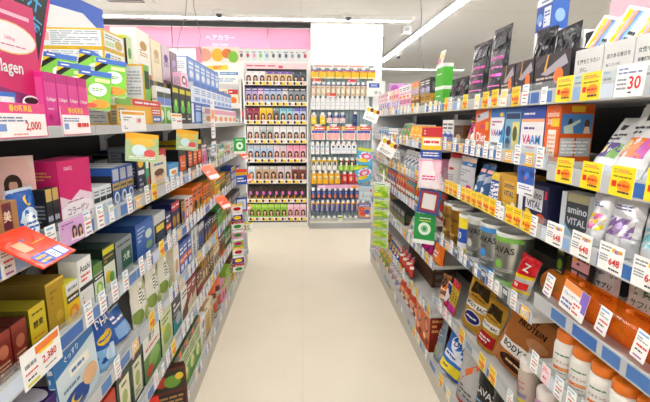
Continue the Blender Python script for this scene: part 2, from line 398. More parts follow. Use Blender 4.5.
# ------------------------------------------------------------------ shelving along the aisle
guard_m = clear('clear_acrylic', 'f6f9fa', 'dfe6ea', .13)
panel_m = surface('shelf_back_panel', '33312f', '2b2a29', 12, .7)  # near-black tone paints in the deep shade inside the shelves
LV_L = [1.435, 1.178, .942, .711, .47, .13]
LV_B = [1.528, 1.312, 1.130, .918, .715, .47, .13]
LV_A = [1.528, 1.338, 1.130, .852, .503, .13]
LV_C = [1.528, 1.317, 1.116, .922, .678, .393, .13]
B_BIN = .918
def unit(s, xf, ya, yb, levels, desc, side_end=False):
    ym = (ya+yb)/2; root = link('shelving_unit', None); root.location = (xf, ym, 0); root.empty_display_size = .2
    root['label'] = desc; root['category'] = 'shelving unit'
    a, b = ya-ym+.0015, yb-ym-.0015
    def B(mb, d0, d1, y0, y1, z0, z1, m, c=0): mb.box(min(s*d0, s*d1), max(s*d0, s*d1), y0, y1, z0, z1, m, c)
    top = levels[0]
    m = MB(); B(m, .43, .45, a, b, 0, top+.02, panel_m); link('back_panel', m.mesh('back_panel'), root)
    m = MB(); B(m, .004, .42, a, b, 0, .1, M('cdc9c0', 'matte')); link('base_plinth', m.mesh('base_plinth'), root)
    for y in (a, b-.012):
        m = MB(); B(m, .405, .4295, y, y+.012, .13, top+.02, M('steel')); link('upright_post', m.mesh('upright_post'), root)
    if side_end:
        m = MB(); B(m, .0, .42, b-.006, b, .14, top, M('white')); link('side_panel', m.mesh('side_panel'), root)
    for i, z in enumerate(levels):
        m = MB(); B(m, 0, .403, a, b-(.007 if side_end else 0), z-.02, z, M('cfcdc9'), .002); sh = link('shelf_board', m.mesh('shelf_board'), root)
        for y in (a+.001, b-.009 if side_end else b-.006):
            if i < len(levels)-1:
                m = MB(); m.poly([(s*.3, y, z-.0205), (s*.402, y, z-.075), (s*.402, y, z-.0205)], M('steel')); m.poly([(s*.3, y+.004, z-.0205), (s*.402, y+.004, z-.0205), (s*.402, y+.004, z-.075)], M('steel'))
                link('bracket', m.mesh('bracket'), sh)
        thick = s < 0 and i == 0
        m = MB(); B(m, -.006, 0, a, b, z-.024, z+(.002 if thick else .021), M('rail', 'plastic'), .001)
        if not thick:
            q = random.Random(int(z*1000)+int(ya*10)+s); y = a+.01
            while y < b-.03:
                L = q.uniform(.03, .11)
                if q.random() < .72: B(m, -.0066, -.0061, y, min(y+L, b-.004), z-.018, z+.014, M(q.choice(['railblue', 'railblue', '4a78b8', '8fb0d8', 'c9d4e2'] if z > .6 else ['6d86a8', '8ba3bf', 'railblue', 'c2c9d0']), 'card'))
                y += L+q.uniform(0, .03)
        link('price_rail', m.mesh('price_rail'), sh)
        if not thick and z > .2 and not (levels is LV_B and z == B_BIN):
            m = MB(); B(m, -.0058, -.0043, a, b, z+.0212, z+.042, guard_m); link('clear_guard', m.mesh('clear_guard'), sh)
    return root
YS = [.23, 1.2, 2.18, 3.15, 4.3]
nth = ['nearest', 'second', 'third', 'far-end']
for k in range(4):
    unit(-1, XL, YS[k], YS[k+1], LV_L, f'{nth[k]} shelving unit of the left row, filled with small cartons', k == 3)
    unit(1, XR, YS[k], YS[k+1], [LV_B, LV_A, LV_C, LV_C][k], f'{nth[k]} shelving unit of the right row, ' + ['holding the orange-capped bottles', 'holding the big silver protein cans', 'holding the green cartons on top', 'beside the hanging grape snacks'][k], k == 3)

# ------------------------------------------------------------------ price cards
BIGC = (('r', 0, 0, 1, 1, 'paper'), ('l', .07, .68, .9, .92, 2, '7a8ab0'), ('l', .07, .2, .42, .6, 3, 'grey'), ('t', '30', .68, .42, .4, 'price', .5), ('l', .5, .08, .92, .18, 1, 'ink'))
def T(kind):
    if kind == 'c': return card(.085, .07, tuple(('t', '30', .68, .42, .4, 'price', .5) if p[0] == 't' else p for p in BIGC))
    q = {'w': (.038, .064, [('r', 0, 0, 1, 1, 'paper'), ('r', .1, .86, .8, .93, '7fb2dc'), ('l', .12, .62, .88, .8, 2, 'grey'), ('l', .2, .42, .95, .56, 1, 'price'), ('l', .2, .27, .85, .38, 1, 'ink'), ('r', .2, .09, .8, .15, 'b06cb0')]),
         's': (.03, .05, [('r', 0, 0, 1, 1, 'paper'), ('l', .12, .6, .88, .85, 3, 'grey'), ('l', .15, .3, .9, .48, 1, 'price'), ('l', .2, .1, .8, .22, 1, 'ink')]),
         'y': (.054, .063, [('r', 0, 0, 1, 1, 'yellow'), ('l', .1, .68, .9, .88, 2, 'b8901a'), ('e', .62, .36, .3, .2, 'f5921c'), ('r', .12, .3, .3, .48, 'price'), ('l', .38, .28, .92, .46, 1, 'price'), ('l', .4, .08, .9, .2, 1, 'ink')]),
         'o': (.05, .042, [('r', 0, 0, 1, 1, 'f2b42a'), ('r', .06, .1, .94, .9, 'f5c23e'), ('r', .14, .2, .44, .78, 'white'), ('r', .56, .2, .86, .78, 'white'), ('l', .18, .25, .4, .7, 3, '6a5a3a'), ('l', .6, .25, .82, .7, 3, '6a5a3a')]),
         'd': (.044, .05, [('r', 0, 0, 1, 1, 'charcoal'), ('r', .12, .5, .88, .85, 'silver'), ('l', .14, .15, .86, .42, 2, 'c2c6ca')]),
         'p': (.04, .058, [('r', 0, 0, 1, 1, 'f6d8e0'), ('l', .1, .55, .9, .88, 3, 'price'), ('l', .2, .2, .9, .45, 1, 'price')]),
         'b': (.078, .066, [('r', 0, 0, 1, 1, 'paper'), ('l', .07, .68, .5, .92, 2, 'grey'), ('r', .52, .74, .66, .88, 'e8b830'), ('r', .64, .72, .8, .86, '8a7ac0'), ('r', .76, .75, .93, .87, 'e8a03c'), ('l', .07, .32, .42, .6, 3, 'grey'), ('t', '648', .68, .4, .26, 'price', .55), ('l', .5, .08, .92, .2, 1, 'ink')]),
         'Y': (.072, .068, [('r', 0, 0, 1, 1, 'fbdc1c'), ('l', .1, .76, .9, .92, 2, '9a9a3a'), ('r', .3, .78, .75, .9, 'f2a83c'), ('l', .12, .6, .9, .7, 1, '8a7a1a'), ('e', .62, .36, .28, .2, 'f5921c'), ('r', .1, .3, .3, .5, 'price'), ('l', .36, .3, .92, .46, 1, 'price'), ('l', .4, .1, .9, .22, 1, 'ink')]),
         'g': (.05, .058, [('r', 0, 0, 1, 1, 'f3efe2'), ('r', .1, .5, .9, .9, 'f4dc8a'), ('l', .15, .12, .85, .42, 2, 'b8901a')])}[kind]
    return card(q[0], q[1], q[2])

TDESC = dict(w='narrow white price tag* with red figure', s='short white price tag*', y='yellow price card* with orange blot', o='amber card* with two white panels', d='dark grey price tag*',
             p='pale pink price tag*', b='large white price card* reading 648', c='large white price card reading 30 in red', Y='large yellow price card*', g='cream price tag* with yellow panel')
def tag_at(s, y, z, kind, loc, roll=None):
    xf = (XL if s < 0 else XR); x = xf - s*.0082
    r = rnd.uniform(-.03, .03) if roll is None else roll
    o = place(T(kind), 'info_card' if kind == 'o' else 'price_card' if kind in 'yYbc' else 'price_tag', (x, y, z-.0235+rnd.uniform(0, .004)), -s*PI/2, -.04, 0)
    o.rotation_euler = (-.03, r, -s*PI/2); tell(o, TDESC[kind], loc, 'price card' if kind in 'yYbco' else 'price tag', y)
def tags(s, y0, y1, z, pattern, pitch, loc):
    y = y0; k = 0
    while y < y1:
        c = pattern[k % len(pattern)]; k += 1
        if c != ' ': tag_at(s, y, z, c, loc)
        y += (T_W.get(c, .03)+pitch-.04)*rnd.uniform(.95, 1.1)*(1 if y < 2.4 else 1.3)
T_W = dict(w=.038, s=.03, y=.054, o=.05, d=.044, p=.04, b=.078, c=.085, Y=.072, g=.05)
NL = ['top', 'second', 'third', 'fourth', 'fifth', 'bottom']
def rail(s, row, sec=''): return f"{'left' if s < 0 else 'right'} {row} rail{sec}"
tags(-1, .80, 4.2, LV_L[1], 'w wowws wowy wws', .075, rail(-1, 'second'))
tags(-1, 1.07, 4.2, LV_L[2], 'wwww ww ywwo ww', .075, rail(-1, 'third'))
tags(-1, 1.2, 4.2, LV_L[3], 'w o yw wwo wwsy', .075, rail(-1, 'fourth'))
tags(-1, 1.5, 4.2, LV_L[4], 'wswy wws ww', .075, rail(-1, 'fifth'))
tags(-1, 1.9, 4.2, LV_L[5], 's gs sgs ', .09, rail(-1, 'bottom'))
SB, SA, SC = ', nearest unit', ', second unit', ', far half'
tags(1, .82, 1.17, LV_B[0], 'YcYY', .07, rail(1, 'top', SB)); tags(1, 1.25, 2.15, LV_A[0], 's wygyyg y', .065, rail(1, 'top', SA)); tags(1, 2.22, 4.1, LV_C[0], 'sggs gy', .075, rail(1, 'top', SC))
tags(1, .80, 1.17, LV_B[1], 'Y', .067, rail(1, 'second', SB)); tags(1, 1.24, 2.15, LV_A[1], 'wowowswsw', .064, rail(1, 'second', SA)); tags(1, 2.25, 4.1, LV_C[1], 'ygsygs s', .07, rail(1, 'second', SC))
tags(1, .80, 1.14, LV_B[2], 'b', .068, rail(1, 'third', SB)); tags(1, 1.24, 2.15, LV_A[2], 'wyyyswyyyyyy', .043, rail(1, 'third', SA)); tags(1, 2.22, 4.1, LV_C[2], 'yyysyy ss', .06, rail(1, 'third', SC))
tags(1, 1.24, 2.15, LV_A[3], 'owdswdsdswdw', .062, rail(1, 'fourth', SA)); tags(1, 2.22, 4.1, LV_C[3], 'pssps p', .065, rail(1, 'fourth', SC))
tags(1, .80, 1.18, LV_B[4], 'wpww', .06, rail(1, 'fifth', SB)); tags(1, 1.28, 2.12, LV_A[4], 'w yy  y sp', .075, rail(1, 'fifth', SA)); tags(1, 2.22, 4.1, LV_C[4], 'wyw sw', .075, rail(1, 'fifth', SC))
tags(1, 2.22, 4.1, LV_C[5], 'yswyy w', .08, rail(1, 'sixth', SC)); tags(1, 1.4, 4.1, .13, 'y  s g', .09, rail(1, 'bottom', ' by floor'))
# ------------------------------------------------------------------ goods: shared helpers
def G(seed, a, b, c):
    q = random.Random(seed); k = seed % 6; L = [('r', 0, 0, 1, 1, a)]
    ink = 'white' if a in ('navy', 'black', 'blue', 'darkgreen', 'purple', 'maroon', 'red', 'brown', 'charcoal', 'deepred', 'magenta', 'green', 'teal') else 'ink'
    if k == 0: L += [('r', 0, .72, 1, 1, b), ('l', .1, .8, .9, .93, 1, 'white' if b not in ('white', 'cream', 'yellow', 'lime') else 'ink'), ('e', .5, .36, .36, .2, c), ('l', .12, .05, .88, .14, 1, ink)]
    elif k == 1: L += [('r', 0, 0, 1, .42, b), ('e', .6, .32, .3, .16, c), ('l', .1, .6, .9, .9, 2, ink), ('l', .1, .5, .7, .56, 1, c)]
    elif k == 2: L += [('r', .07, .05, .93, .95, b), ('l', .16, .66, .84, .88, 2, a), ('e', .5, .38, .3, .2, c), ('l', .2, .1, .8, .17, 1, a)]
    elif k == 3: L += [('p', [(0, 0), (1, 0), (1, .5), (0, .25)], b), ('p', [(0, .25), (1, .5), (1, .58), (0, .33)], c), ('l', .1, .66, .9, .92, 2, ink)]
    elif k == 4: L += [('r', 0, .32, 1, .52, b), ('l', .12, .6, .88, .9, 2, ink), ('l', .15, .37, .85, .47, 1, 'white' if b != 'white' else 'ink'), ('r', .15, .06, .85, .26, c)]
    else: L += [('r', .0, 0, .28, 1, b), ('e', .62, .7, .28, .14, c), ('l', .36, .1, .92, .5, 4, ink)]
    return tuple(L)
def tpl(x): return tuple(x)
def sfront(s, st): return (XL if s < 0 else XR)+s*st
def span(s, z, p0, p1, st):
    X = sfront(s, st); a, b = along(p0, z+.04, X), along(p1, z+.04, X); return (a, b) if a < b else (b, a)
def run(s, z, p0, p1, n, make, name, desc, loc, cat, st=.028, tilt=0, yaw=0, gap=.004, lift=0, roll=0, jit=.0):
    """n alike things side by side between two columns of the photograph, fronts st behind the shelf edge"""
    a, b = span(s, z+lift, p0, p1, st); w = (b-a)/n; X = sfront(s, st)
    for k in range(n):
        y = a+w*(k+.5); o = place(make(round(w-gap, 3)), name, (X+s*rnd.uniform(0, jit), y, z+lift+.0004), -s*PI/2+yaw+(rnd.uniform(-1, 1)*jit*2), tilt, roll)
        tell(o, desc, loc, cat, y)
WO = ['navy', 'black', 'blue', 'darkgreen', 'purple', 'maroon', 'red', 'brown', 'charcoal', 'deepred', 'magenta', 'green', 'teal', 'orange', 'white', 'cream', 'gold', 'yellow', 'lime', 'grey', 'silver', 'sky', 'pink', 'lilac', 'bronze', 'tan', 'olive']
NICE = dict(darkgreen='dark green', sky='light blue', deepred='deep red')
def nice(c): return NICE.get(c, c)
def fill(s, z, loc, items, st=.028, d=.09):
    """items: (px0, px1, n, height, 'a/b/c', seed[, depth]) plain printed cartons"""
    for it in items:
        p0, p1, n, h, cols, seed = it[:6]; dd = it[6] if len(it) > 6 else d
        a, b, c = cols.split('/'); far = along((p0+p1)/2, z, sfront(s, st)) > 2.6
        run(s, z, p0, p1, n, lambda w: carton(w, h, dd, a, G(seed, a, b, c), (('l', .15, .2, .85, .75, 6, b),), far=far), 'carton',
            f'{nice(a)} carton* with {nice(b)}-{nice(c)} print', loc, 'carton', st, jit=.004)
def one(o, label, cat, group=None):
    o['label'] = label; o['category'] = cat
    if group: o['group'] = group
    return o
def at(s, st, y, z): return (sfront(s, st), y, z+.0004)
RZ = lambda s: -s*PI/2

# ================================================================== left row
L1, L2, L3, L4, L5, L6 = LV_L
l1, l2, l3, l4, l5, l6 = [f'left {n} shelf' for n in NL]
# ---- top shelf
mg = (('r', 0, 0, 1, 1, 'd01464'), ('p', [(0, 0), (1, 0), (1, .24), (0, .36)], '8a1c6c'), ('r', .52, .87, .92, .9, 'f4b8d0'),
      ('e', .62, .7, .37, .125, 'e8c070'), ('e', .62, .7, .355, .115, 'fbeef2'), ('l', .4, .735, .84, .765, 1, 'c878a8'), ('t', '5,000mg', .62, .69, .035, 'd8689c', .4), ('l', .42, .63, .83, .65, 1, 'c878a8'),
      ('t', 'The', .2, .52, .06, 'white', .3), ('t', 'Collagen', .5, .46, .13, 'white', .94), ('l', .1, .31, .7, .335, 1, 'f8d8b0'),
      ('r', .04, .15, .6, .27, '3a78d0'), ('r', .06, .16, .58, .235, 'f4f6fa'), ('l', .08, .17, .56, .225, 2, '6a88b8'), ('e', .81, .2, .13, .06, 'f6f2ee'), ('e', .81, .215, .1, .03, '2a1410'), ('e', .81, .15, .17, .02, 'f2eaf0'), ('l', .1, .06, .8, .08, 1, 'd8a0c8'))
o = place(carton(.25, .265, .045, 'd01464', mg, (('r', 0, 0, 1, 1, 'f4e8ee'),), ends='white_edge'), 'display_carton', at(-1, .05, .945, L1), RZ(-1))
one(o, 'tall magenta collagen display carton with white oval and coffee cup, left top shelf', 'carton')
pk = (('r', 0, 0, 1, 1, 'e0409c'), ('r', 0, .82, 1, 1, 'c81c84'), ('t', 'Collagen', .5, .5, .16, 'white', .8), ('l', .15, .3, .85, .36, 1, 'f4c8e0'), ('e', .3, .16, .2, .07, 'c81c84'))
run(-1, L1, 46, 89, 4, lambda w: carton(w, .125, .04, 'd8288c', pk, (('r', .1, .1, .9, .9, 'e0509c'),), 'e468ac'), 'slim_carton', 'small glossy magenta collagen carton*', l1, 'carton', .03, lift=.0)
# stacked white cartons with yellow edges, their grey-text ends towards the near end of the aisle
st_end = (('r', 0, 0, 1, 1, 'e0b414'), ('r', .025, .09, .975, .91, 'e4e9ee'), ('l', .22, .14, .95, .88, 7, '9aa4ae'), ('r', .1, .35, .2, .75, 'e8b8b4'), ('e', .16, .8, .015, .05, 'price'))
st_side = (('r', 0, 0, 1, 1, 'e0b414'), ('r', .04, .1, .96, .9, 'eef0ec'), ('l', .1, .55, .8, .8, 2, '8a8e72'), ('e', .7, .4, .18, .26, 'c8b048'), ('l', .1, .2, .5, .45, 2, 'lime'))
yst = 1.41
for k in range(5):
    o = place(carton(.16, .058, .2, 'e9e6da', st_side, st_end, 'eceadf'), 'flat_carton', (XL-.045, yst+.08, L1+.0004+k*.0586), PI/2)
    tell(o, 'flat white carton* with yellow edges', 'left top shelf stack', 'carton', k, 'the shelf upward')
# green drink-powder sachet packs leaning in front of the stack
gp = (('r', 0, 0, 1, 1, '7cc24a'), ('p', [(0, .55), (.6, 1), (0, 1)], 'black'), ('p', [(0, .72), (.4, 1), (0, 1)], 'e8c820'), ('r', 0, .86, 1, 1, '4a70c0'), ('l', .1, .9, .9, .96, 1, 'white'), ('e', .6, .5, .27, .17, 'eef6e6'), ('l', .42, .45, .78, .55, 2, 'green'),
      ('e', .3, .2, .3, .14, 'a8d860'), ('e', .7, .14, .26, .11, 'f0943c'), ('e', .45, .08, .16, .06, 'e85a4a'), ('r', .5, .7, .95, .8, 'd4e8a0'))
sax = Vector((.9, .4, -.12)).normalized(); saz = Vector((-.62, .22, .66)); saz = (saz-sax*saz.dot(sax)).normalized(); sn = sax.cross(saz)
for k, (a_, b_) in enumerate([(-.1, .05), (-.01, .075), (-.06, .0), (.035, .03), (-.005, -.035)]):
    o = pose(card(.085, .14, gp, 'dfe8cc', .006, kind='film'), 'sachet_pack', Vector((-.598, 1.298, L1+.047))+sax*a_+saz*b_-sn*(-.011*k), sax, saz); tell(o, 'green vegetable drink sachet pack* leaning', 'before the yellow-edged stack', 'sachet', 1.2-k, 'the front')
# upright cartons showing their grey information panels to the near end
inf = (('r', 0, 0, 1, 1, 'e8b820'), ('r', .06, .03, .94, .97, 'e2e7ea'), ('l', .14, .08, .86, .9, 16, 'a4aeb8'))
for k, x in enumerate((.0915, .006)):
    o = place(carton(.085, .215, .055, 'e0c030', inf, (('r', 0, 0, 1, 1, '7cba4a'), ('e', .5, .3, .35, .12, 'f0e8d0'), ('r', .1, .6, .9, .9, 'darkgreen'))), 'carton', (XL-x-.043, 1.63, L1+.0004), 0)
    one(o, ['yellow-edged carton with grey information panel, nearer the back panel, left top shelf', 'yellow-edged carton with grey information panel beside the shelf edge, left top shelf'][k], 'carton')
o = place(carton(.075, .1, .05, '101216', (('r', 0, .9, 1, 1, 'c8d820'), ('r', 0, 0, 1, .88, '0e1014')), (('r', 0, 0, 1, 1, 'cfe0b0'), ('e', .5, .4, .3, .2, 'green'))), 'carton', (XL-.1, 1.635, L1+.2158), 0)
one(o, 'black carton with lime top edge resting on the upright yellow-edged cartons, left', 'carton')
# backing: a tall riser block of plain cartons that lifts the gift boxes
def G2(a, b, c): return (('r', 0, 0, 1, 1, a), ('e', .5, .68, .26, .1, b), ('l', .2, .45, .8, .6, 3, b), ('r', 0, 0, 1, .1, c))
gy = [(1.9, .15, .19, ('f6f2ec', 'gold', 'c8502a')), (2.06, .13, .18, ('f2e6c8', 'tan', 'cream')), (2.2, .12, .18, ('d8c4d0', 'purple', '6a4a5a')), (2.33, .11, .17, ('8a7482', 'lilac', 'maroon'))]
gd = ['tall white gift carton with gold emblem', 'cream gift carton with tan print', 'pale mauve gift carton with purple print', 'dusky purple gift carton']
for (y, w, h, c), dsc in zip(gy, gd):
    o = place(carton(w, .19, .12, 'b8a8a0', G(11, 'charcoal', 'olive', 'lime'), None), 'carton', (XL-.09, y, L1+.0004), PI/2); tell(o, 'dark green-juice carton* under the gift cartons', l1, 'carton', y)
    o = place(carton(w, h, .1, c[0], G2(*c), (('r', .08, .08, .92, .92, 'f4f0ea'),)), 'gift_carton', (XL-.095, y, L1+.191), PI/2); one(o, f'{dsc} on top of the dark green-juice cartons, left', 'carton')
gj = (('r', 0, 0, 1, 1, '15181a'), ('e', .5, .4, .34, .12, '58b83a'), ('e', .5, .55, .22, .09, '8ada4a'), ('r', .1, .8, .9, .92, 'e0d030'), ('l', .2, .1, .8, .25, 2, 'white'))
run(-1, L1, 158, 172, 2, lambda w: carton(w, .155, .02, 'f0f2f0', (('r', 0, 0, 1, 1, 'e8ecf0'), ('r', 0, .52, 1, .72, '6a8ad0'), ('r', 0, .72, 1, .86, '3c4a40'), ('r', .05, .02, .95, .48, '76b84c'), ('e', .5, .25, .3, .14, 'e8f0d8'))), 'slim_carton', 'green juice carton* with blue band and leafy bowl', l1, 'carton', .024)
run(-1, L1, 173, 192, 3, lambda w: carton(w, .18, .02, '15181a', gj), 'slim_carton', 'black slim carton* with a bright green leaf', l1, 'carton', .024)
o = place(carton(.13, .07, .04, 'f0b8d8', (('r', 0, 0, 1, 1, 'f4d0e4'), ('e', .4, .5, .3, .3, 'ink'), ('e', .7, .4, .2, .3, 'e868a8'), ('e', .4, .5, .18, .16, 'white'))), 'carton', (XL-.0265, 2.26, L1+.1806), PI/2)
one(o, 'pink flowered carton lying on the slim juice cartons, left top shelf', 'carton')
bl = (('r', 0, 0, 1, 1, '5a84cc'), ('r', 0, .0, .0, 1, 'white'), ('r', .08, .1, .92, .9, '88aade'), ('l', .14, .5, .86, .84, 2, 'f4f6fa'), ('e', .5, .3, .3, .16, 'e8eef8'))
bl2 = (('r', 0, 0, 1, 1, 'e4ecf6'), ('r', 0, .78, 1, 1, '4a74c4'), ('l', .12, .4, .88, .72, 3, '6a8cc8'), ('r', .1, .08, .9, .28, '88aade'))
bl3 = (('r', 0, 0, 1, 1, '3a64b8'), ('r', .1, .1, .9, .55, 'a8c4ea'), ('l', .12, .62, .88, .9, 2, 'white'))
endw = (('r', .06, .05, .94, .95, 'f2f4fa'), ('l', .15, .3, .85, .8, 6, 'b8c4d8'))
for tier, (z0, h, ya, yb, n, art_, body, nm) in enumerate([(0, .12, 2.52, 3.9, 8, bl3, '3a64b8', 'deep blue carton*'), (.1205, .12, 2.56, 3.9, 8, bl2, 'dce6f2', 'white and blue carton*'), (.241, .13, 2.5, 3.4, 6, bl, '6a90d4', 'light blue carton*')]):
    w = (yb-ya)/n
    for k in range(n):
        o = place(carton(round(w-.004, 3), h, .1, body, art_, endw, far=False), 'carton', (XL-.045-.012*tier, ya+w*(k+.5), L1+.0004+z0), PI/2); tell(o, nm, ['lowest', 'middle', 'top'][tier]+' tier of left blue stack', 'carton', ya+w*k)
run(-1, L1, 205, 236, 6, lambda w: carton(w, .1, .018, 'f0ece8', (('r', 0, 0, 1, 1, 'f2f2f2'), ('r', 0, .6, 1, .9, 'e8a0b8'), ('e', .5, .3, .35, .18, 'f09a5a')), far=True), 'slim_carton', 'white slim carton* with pink band', l1, 'carton', .02)
# price cards standing on the top shelf edge
pc = lambda t: (('r', 0, 0, 1, 1, 'e8488c'), ('r', .02, .03, .98, .7, 'fbf6f6'), ('t', '春の新商品', .5, .85, .2, 'f8e020', .6), ('l', .06, .45, .6, .62, 2, '6a7aa8'), ('r', .06, .2, .2, .4, '7a9ad8'), ('t', t, .7, .32, .3, 'price', .5), ('l', .3, .07, .7, .14, 1, 'f08a7a'))
pw = (('r', 0, 0, 1, 1, 'fafaf8'), ('r', .04, .8, .96, .93, 'f4a828'), ('l', .08, .5, .4, .72, 2, 'grey'), ('t', '1,480', .68, .5, .26, 'price', .5), ('l', .08, .12, .4, .3, 2, 'grey'))
for y, w, t, ar, dsc in [(.895, .165, '2,000', pc('2,000'), 'pink and white price card reading 2,000 before the magenta display carton, left top shelf'),
                         (1.105, .135, 'x', pc('2,000')[:5]+(('l', .5, .2, .92, .5, 1, 'price'),), 'smaller pink and white price card before the small magenta cartons, left top shelf'),
                         (1.475, .21, '1', pw, 'white price card reading 1,480 before the yellow promotion strip, left top shelf'),
                         (1.97, .16, '1', pw[:3]+(('l', .5, .4, .95, .6, 1, 'price'),), 'white price card with orange stripe before the slim juice cartons, left top shelf')]:
    o = place(card(w, .068, ar), 'price_card', (XL+.0075, y, L1-.02), PI/2, .03); one(o, dsc, 'price card')
o = place(card(.42, .085, (('r', 0, 0, 1, 1, 'e8b020'), ('r', .3, .72, .98, .97, 'd8304c'), ('l', .36, .78, .92, .92, 1, 'white'), ('r', 0, .7, .28, 1, '7ab848'), ('r', .02, .08, .16, .62, 'c8c0a0'), ('l', .03, .1, .15, .6, 4, '5a5a3a'), ('r', .72, .38, .97, .68, 'd8402c'), ('l', .74, .42, .95, .64, 2, 'white'), ('r', .74, .06, .97, .34, '3a6ac0'), ('l', .76, .1, .95, .3, 1, 'white')), 'e8b020'), 'promotion_strip', (XL+.0045, 1.56, L1+.004), PI/2, .02)
one(o, 'yellow promotion strip with red banner along the left top shelf edge', 'sign')
# backing boards behind the near stacks
o = place(card(.16, .42, (('r', 0, 0, 1, 1, '14161a'), ('r', 0, 0, .06, 1, 'e0206c'), ('r', .94, 0, 1, 1, 'e0206c'), ('t', '話題です', .5, .9, .12, 'white', .88), ('t', '青汁', .5, .78, .12, '3aa8e0', .8), ('t', '大人気', .5, .64, .1, '3aa8e0', .84), ('l', .14, .04, .86, .24, 2, 'e8d020')), '14161a', .004), 'promotion_board', (XL-.165, 1.12, L1+.001), PI/2-.1, .0, .36)
one(o, 'tilted black promotion board with white and blue lettering behind the magenta display carton', 'sign')
o = place(card(.26, .38, (('r', 0, 0, 1, 1, '2a4a3a'), ('r', 0, .86, 1, 1, 'c8c030'), ('l', .1, .88, .9, .98, 1, 'ink'), ('l', .3, .6, .95, .8, 2, 'c8d4c8')), '2a4a3a', .004), 'promotion_board', (XL-.3, 1.2, L1+.001), PI/2, 0)
one(o, 'dark green promotion board with yellow band standing behind the magenta display carton', 'sign')
o = place(card(.5, .46, (('r', 0, 0, 1, 1, 'f4f6fa'), ('p', [(0, 1), (.2, .86), (.72, .9), (1, .78), (1, 1)], '2a5cc4'), ('r', .0, .55, .3, .86, 'c8e0b0'), ('r', .22, .5, .5, .7, 'e8c860'), ('l', .26, .62, .55, .72, 1, 'd8604c')), 'f4f6fa', .004), 'promotion_board', (XL-.29, 1.66, L1+.001), PI/2-.1, -.03)
one(o, 'large white promotion board with blue swoosh behind the yellow-edged stack, left', 'sign')
# cards hanging from the top rail
hg = (('r', 0, 0, 1, 1, 'a9c494'), ('p', [(0, .75), (1, .85), (1, 1), (0, 1)], 'f0b030'), ('e', .5, .68, .4, .16, 'e8c050'), ('e', .4, .4, .22, .2, 'cfe6ea'), ('e', .72, .3, .18, .14, 'e05a5a'), ('l', .1, .08, .9, .2, 2, 'white'))
for y, nm in ((1.4, 'nearer'), (1.95, 'farther')):
    o = place(card(.11, .09, hg), 'hanging_card', (XL+.05, y, L1-.115), PI/2-.75, .05, .12); one(o, f'green and orange hanging card under the left top shelf edge, the {nm} of two', 'hanging card')
o = place(card(.12, .24, (('r', 0, 0, 1, 1, 'f8f4f2'), ('l', .1, .84, .9, .95, 1, 'price'), ('r', .1, .5, .9, .72, 'f0a05a'), ('l', .1, .28, .6, .4, 2, 'price'), ('l', .1, .06, .9, .22, 2, '7a9ac8'))), 'hanging_poster', (XL+.014, 2.72, L1-.09), PI/2)
one(o, 'white hanging poster with orange picture row below the blue carton stack, left', 'poster')
o = place(card(.14, .09, (('r', 0, 0, 1, 1, 'f4f4f2'), ('l', .1, .15, .9, .85, 3, '7a9ac8'), ('f', .75, .6, .16, '1a1a1c', 'ink'))), 'hanging_poster', (XL+.008, 2.75, L1-.2), PI/2); one(o, 'small white poster with a man in black hanging over the left second shelf', 'poster')

# ---- second shelf
bm_ = (('r', 0, 0, 1, 1, 'a87c48'), ('r', .3, .5, .72, .98, 'maroon'), ('t', '美', .5, .74, .3, 'f4e4c8', .36), ('t', 'コラーゲン', .5, .4, .09, 'f0dcb0', .8), ('e', .55, .18, .3, .1, 'd8b070'), ('l', .15, .04, .85, .1, 1, 'cream'))
run(-1, L2, -2, 21, 1, lambda w: carton(w, .112, .04, 'a87c48', bm_), 'carton', 'brown and gold beauty collagen carton with maroon panel', l2, 'carton', .02)
o = place(card(.1, .19, (('p', [(0, 0), (1, 0), (1, .78), (.8, .98), (.2, .98), (0, .78)], 'f2c4bc'), ('f', .5, .66, .34, '3a221a', 'f4f0ee'), ('r', 0, 0, 1, .3, 'e89a8a'), ('l', .1, .1, .9, .24, 1, 'white')), 'f2d4cc', .003), 'promotion_card', (XL-.09, .99, L2+.001), PI/2-.5, 0)
one(o, 'promotion card picturing a smiling long-haired woman behind the beauty collagen carton', 'sign')
mo = (('r', 0, 0, 1, 1, '2a62b8'), ('e', .55, .4, .4, .3, 'cfe4f4'), ('e', .55, .38, .3, .22, 'f2f6fa'), ('e', .6, .82, .16, .1, 'f4d048'), ('e', .68, .84, .14, .09, '2a62b8'), ('l', .3, .3, .8, .46, 2, '3a6ab8'), ('r', .05, .05, .4, .18, '1a3a80'), ('e', .2, .3, .14, .09, 'f0a848'))
run(-1, L2, 22, 47, 1, lambda w: pouch(w, .12, .035, '3a72c4', mo, 'cfe0f0'), 'pouch', 'blue and white sleep-supplement pouch with a yellow moon', l2, 'pouch', .02, .06)
run(-1, L2, 48, 61, 2, lambda w: carton(w, .115, .03, '17171c', (('r', 0, 0, 1, 1, '1a1a22'), ('r', 0, .75, 1, 1, 'c8a860'), ('t', 'BB', .5, .4, .2, 'c8d0e0', .8), ('l', .1, .1, .9, .25, 2, '8a90a8'))), 'slim_carton', 'small black and gold carton*', l2, 'carton', .02)
mgc = (('r', 0, 0, 1, 1, 'd4106c'), ('p', [(0, 0), (1, 0), (1, .42), (.6, .52), (.3, .4), (0, .5)], 'f4dcea'), ('p', [(0, 0), (1, 0), (1, .3), (.5, .42), (0, .3)], 'fbf2f6'), ('t', 'FANCL', .3, .88, .055, 'f8d8e6', .3), ('t', 'コラーゲン', .5, .24, .12, '8a5a80', .76), ('l', .2, .36, .7, .4, 1, 'b06a90'), ('e', .88, .1, .04, .03, 'd4106c'))
a, b = span(-1, L2, 62, 93, .03)
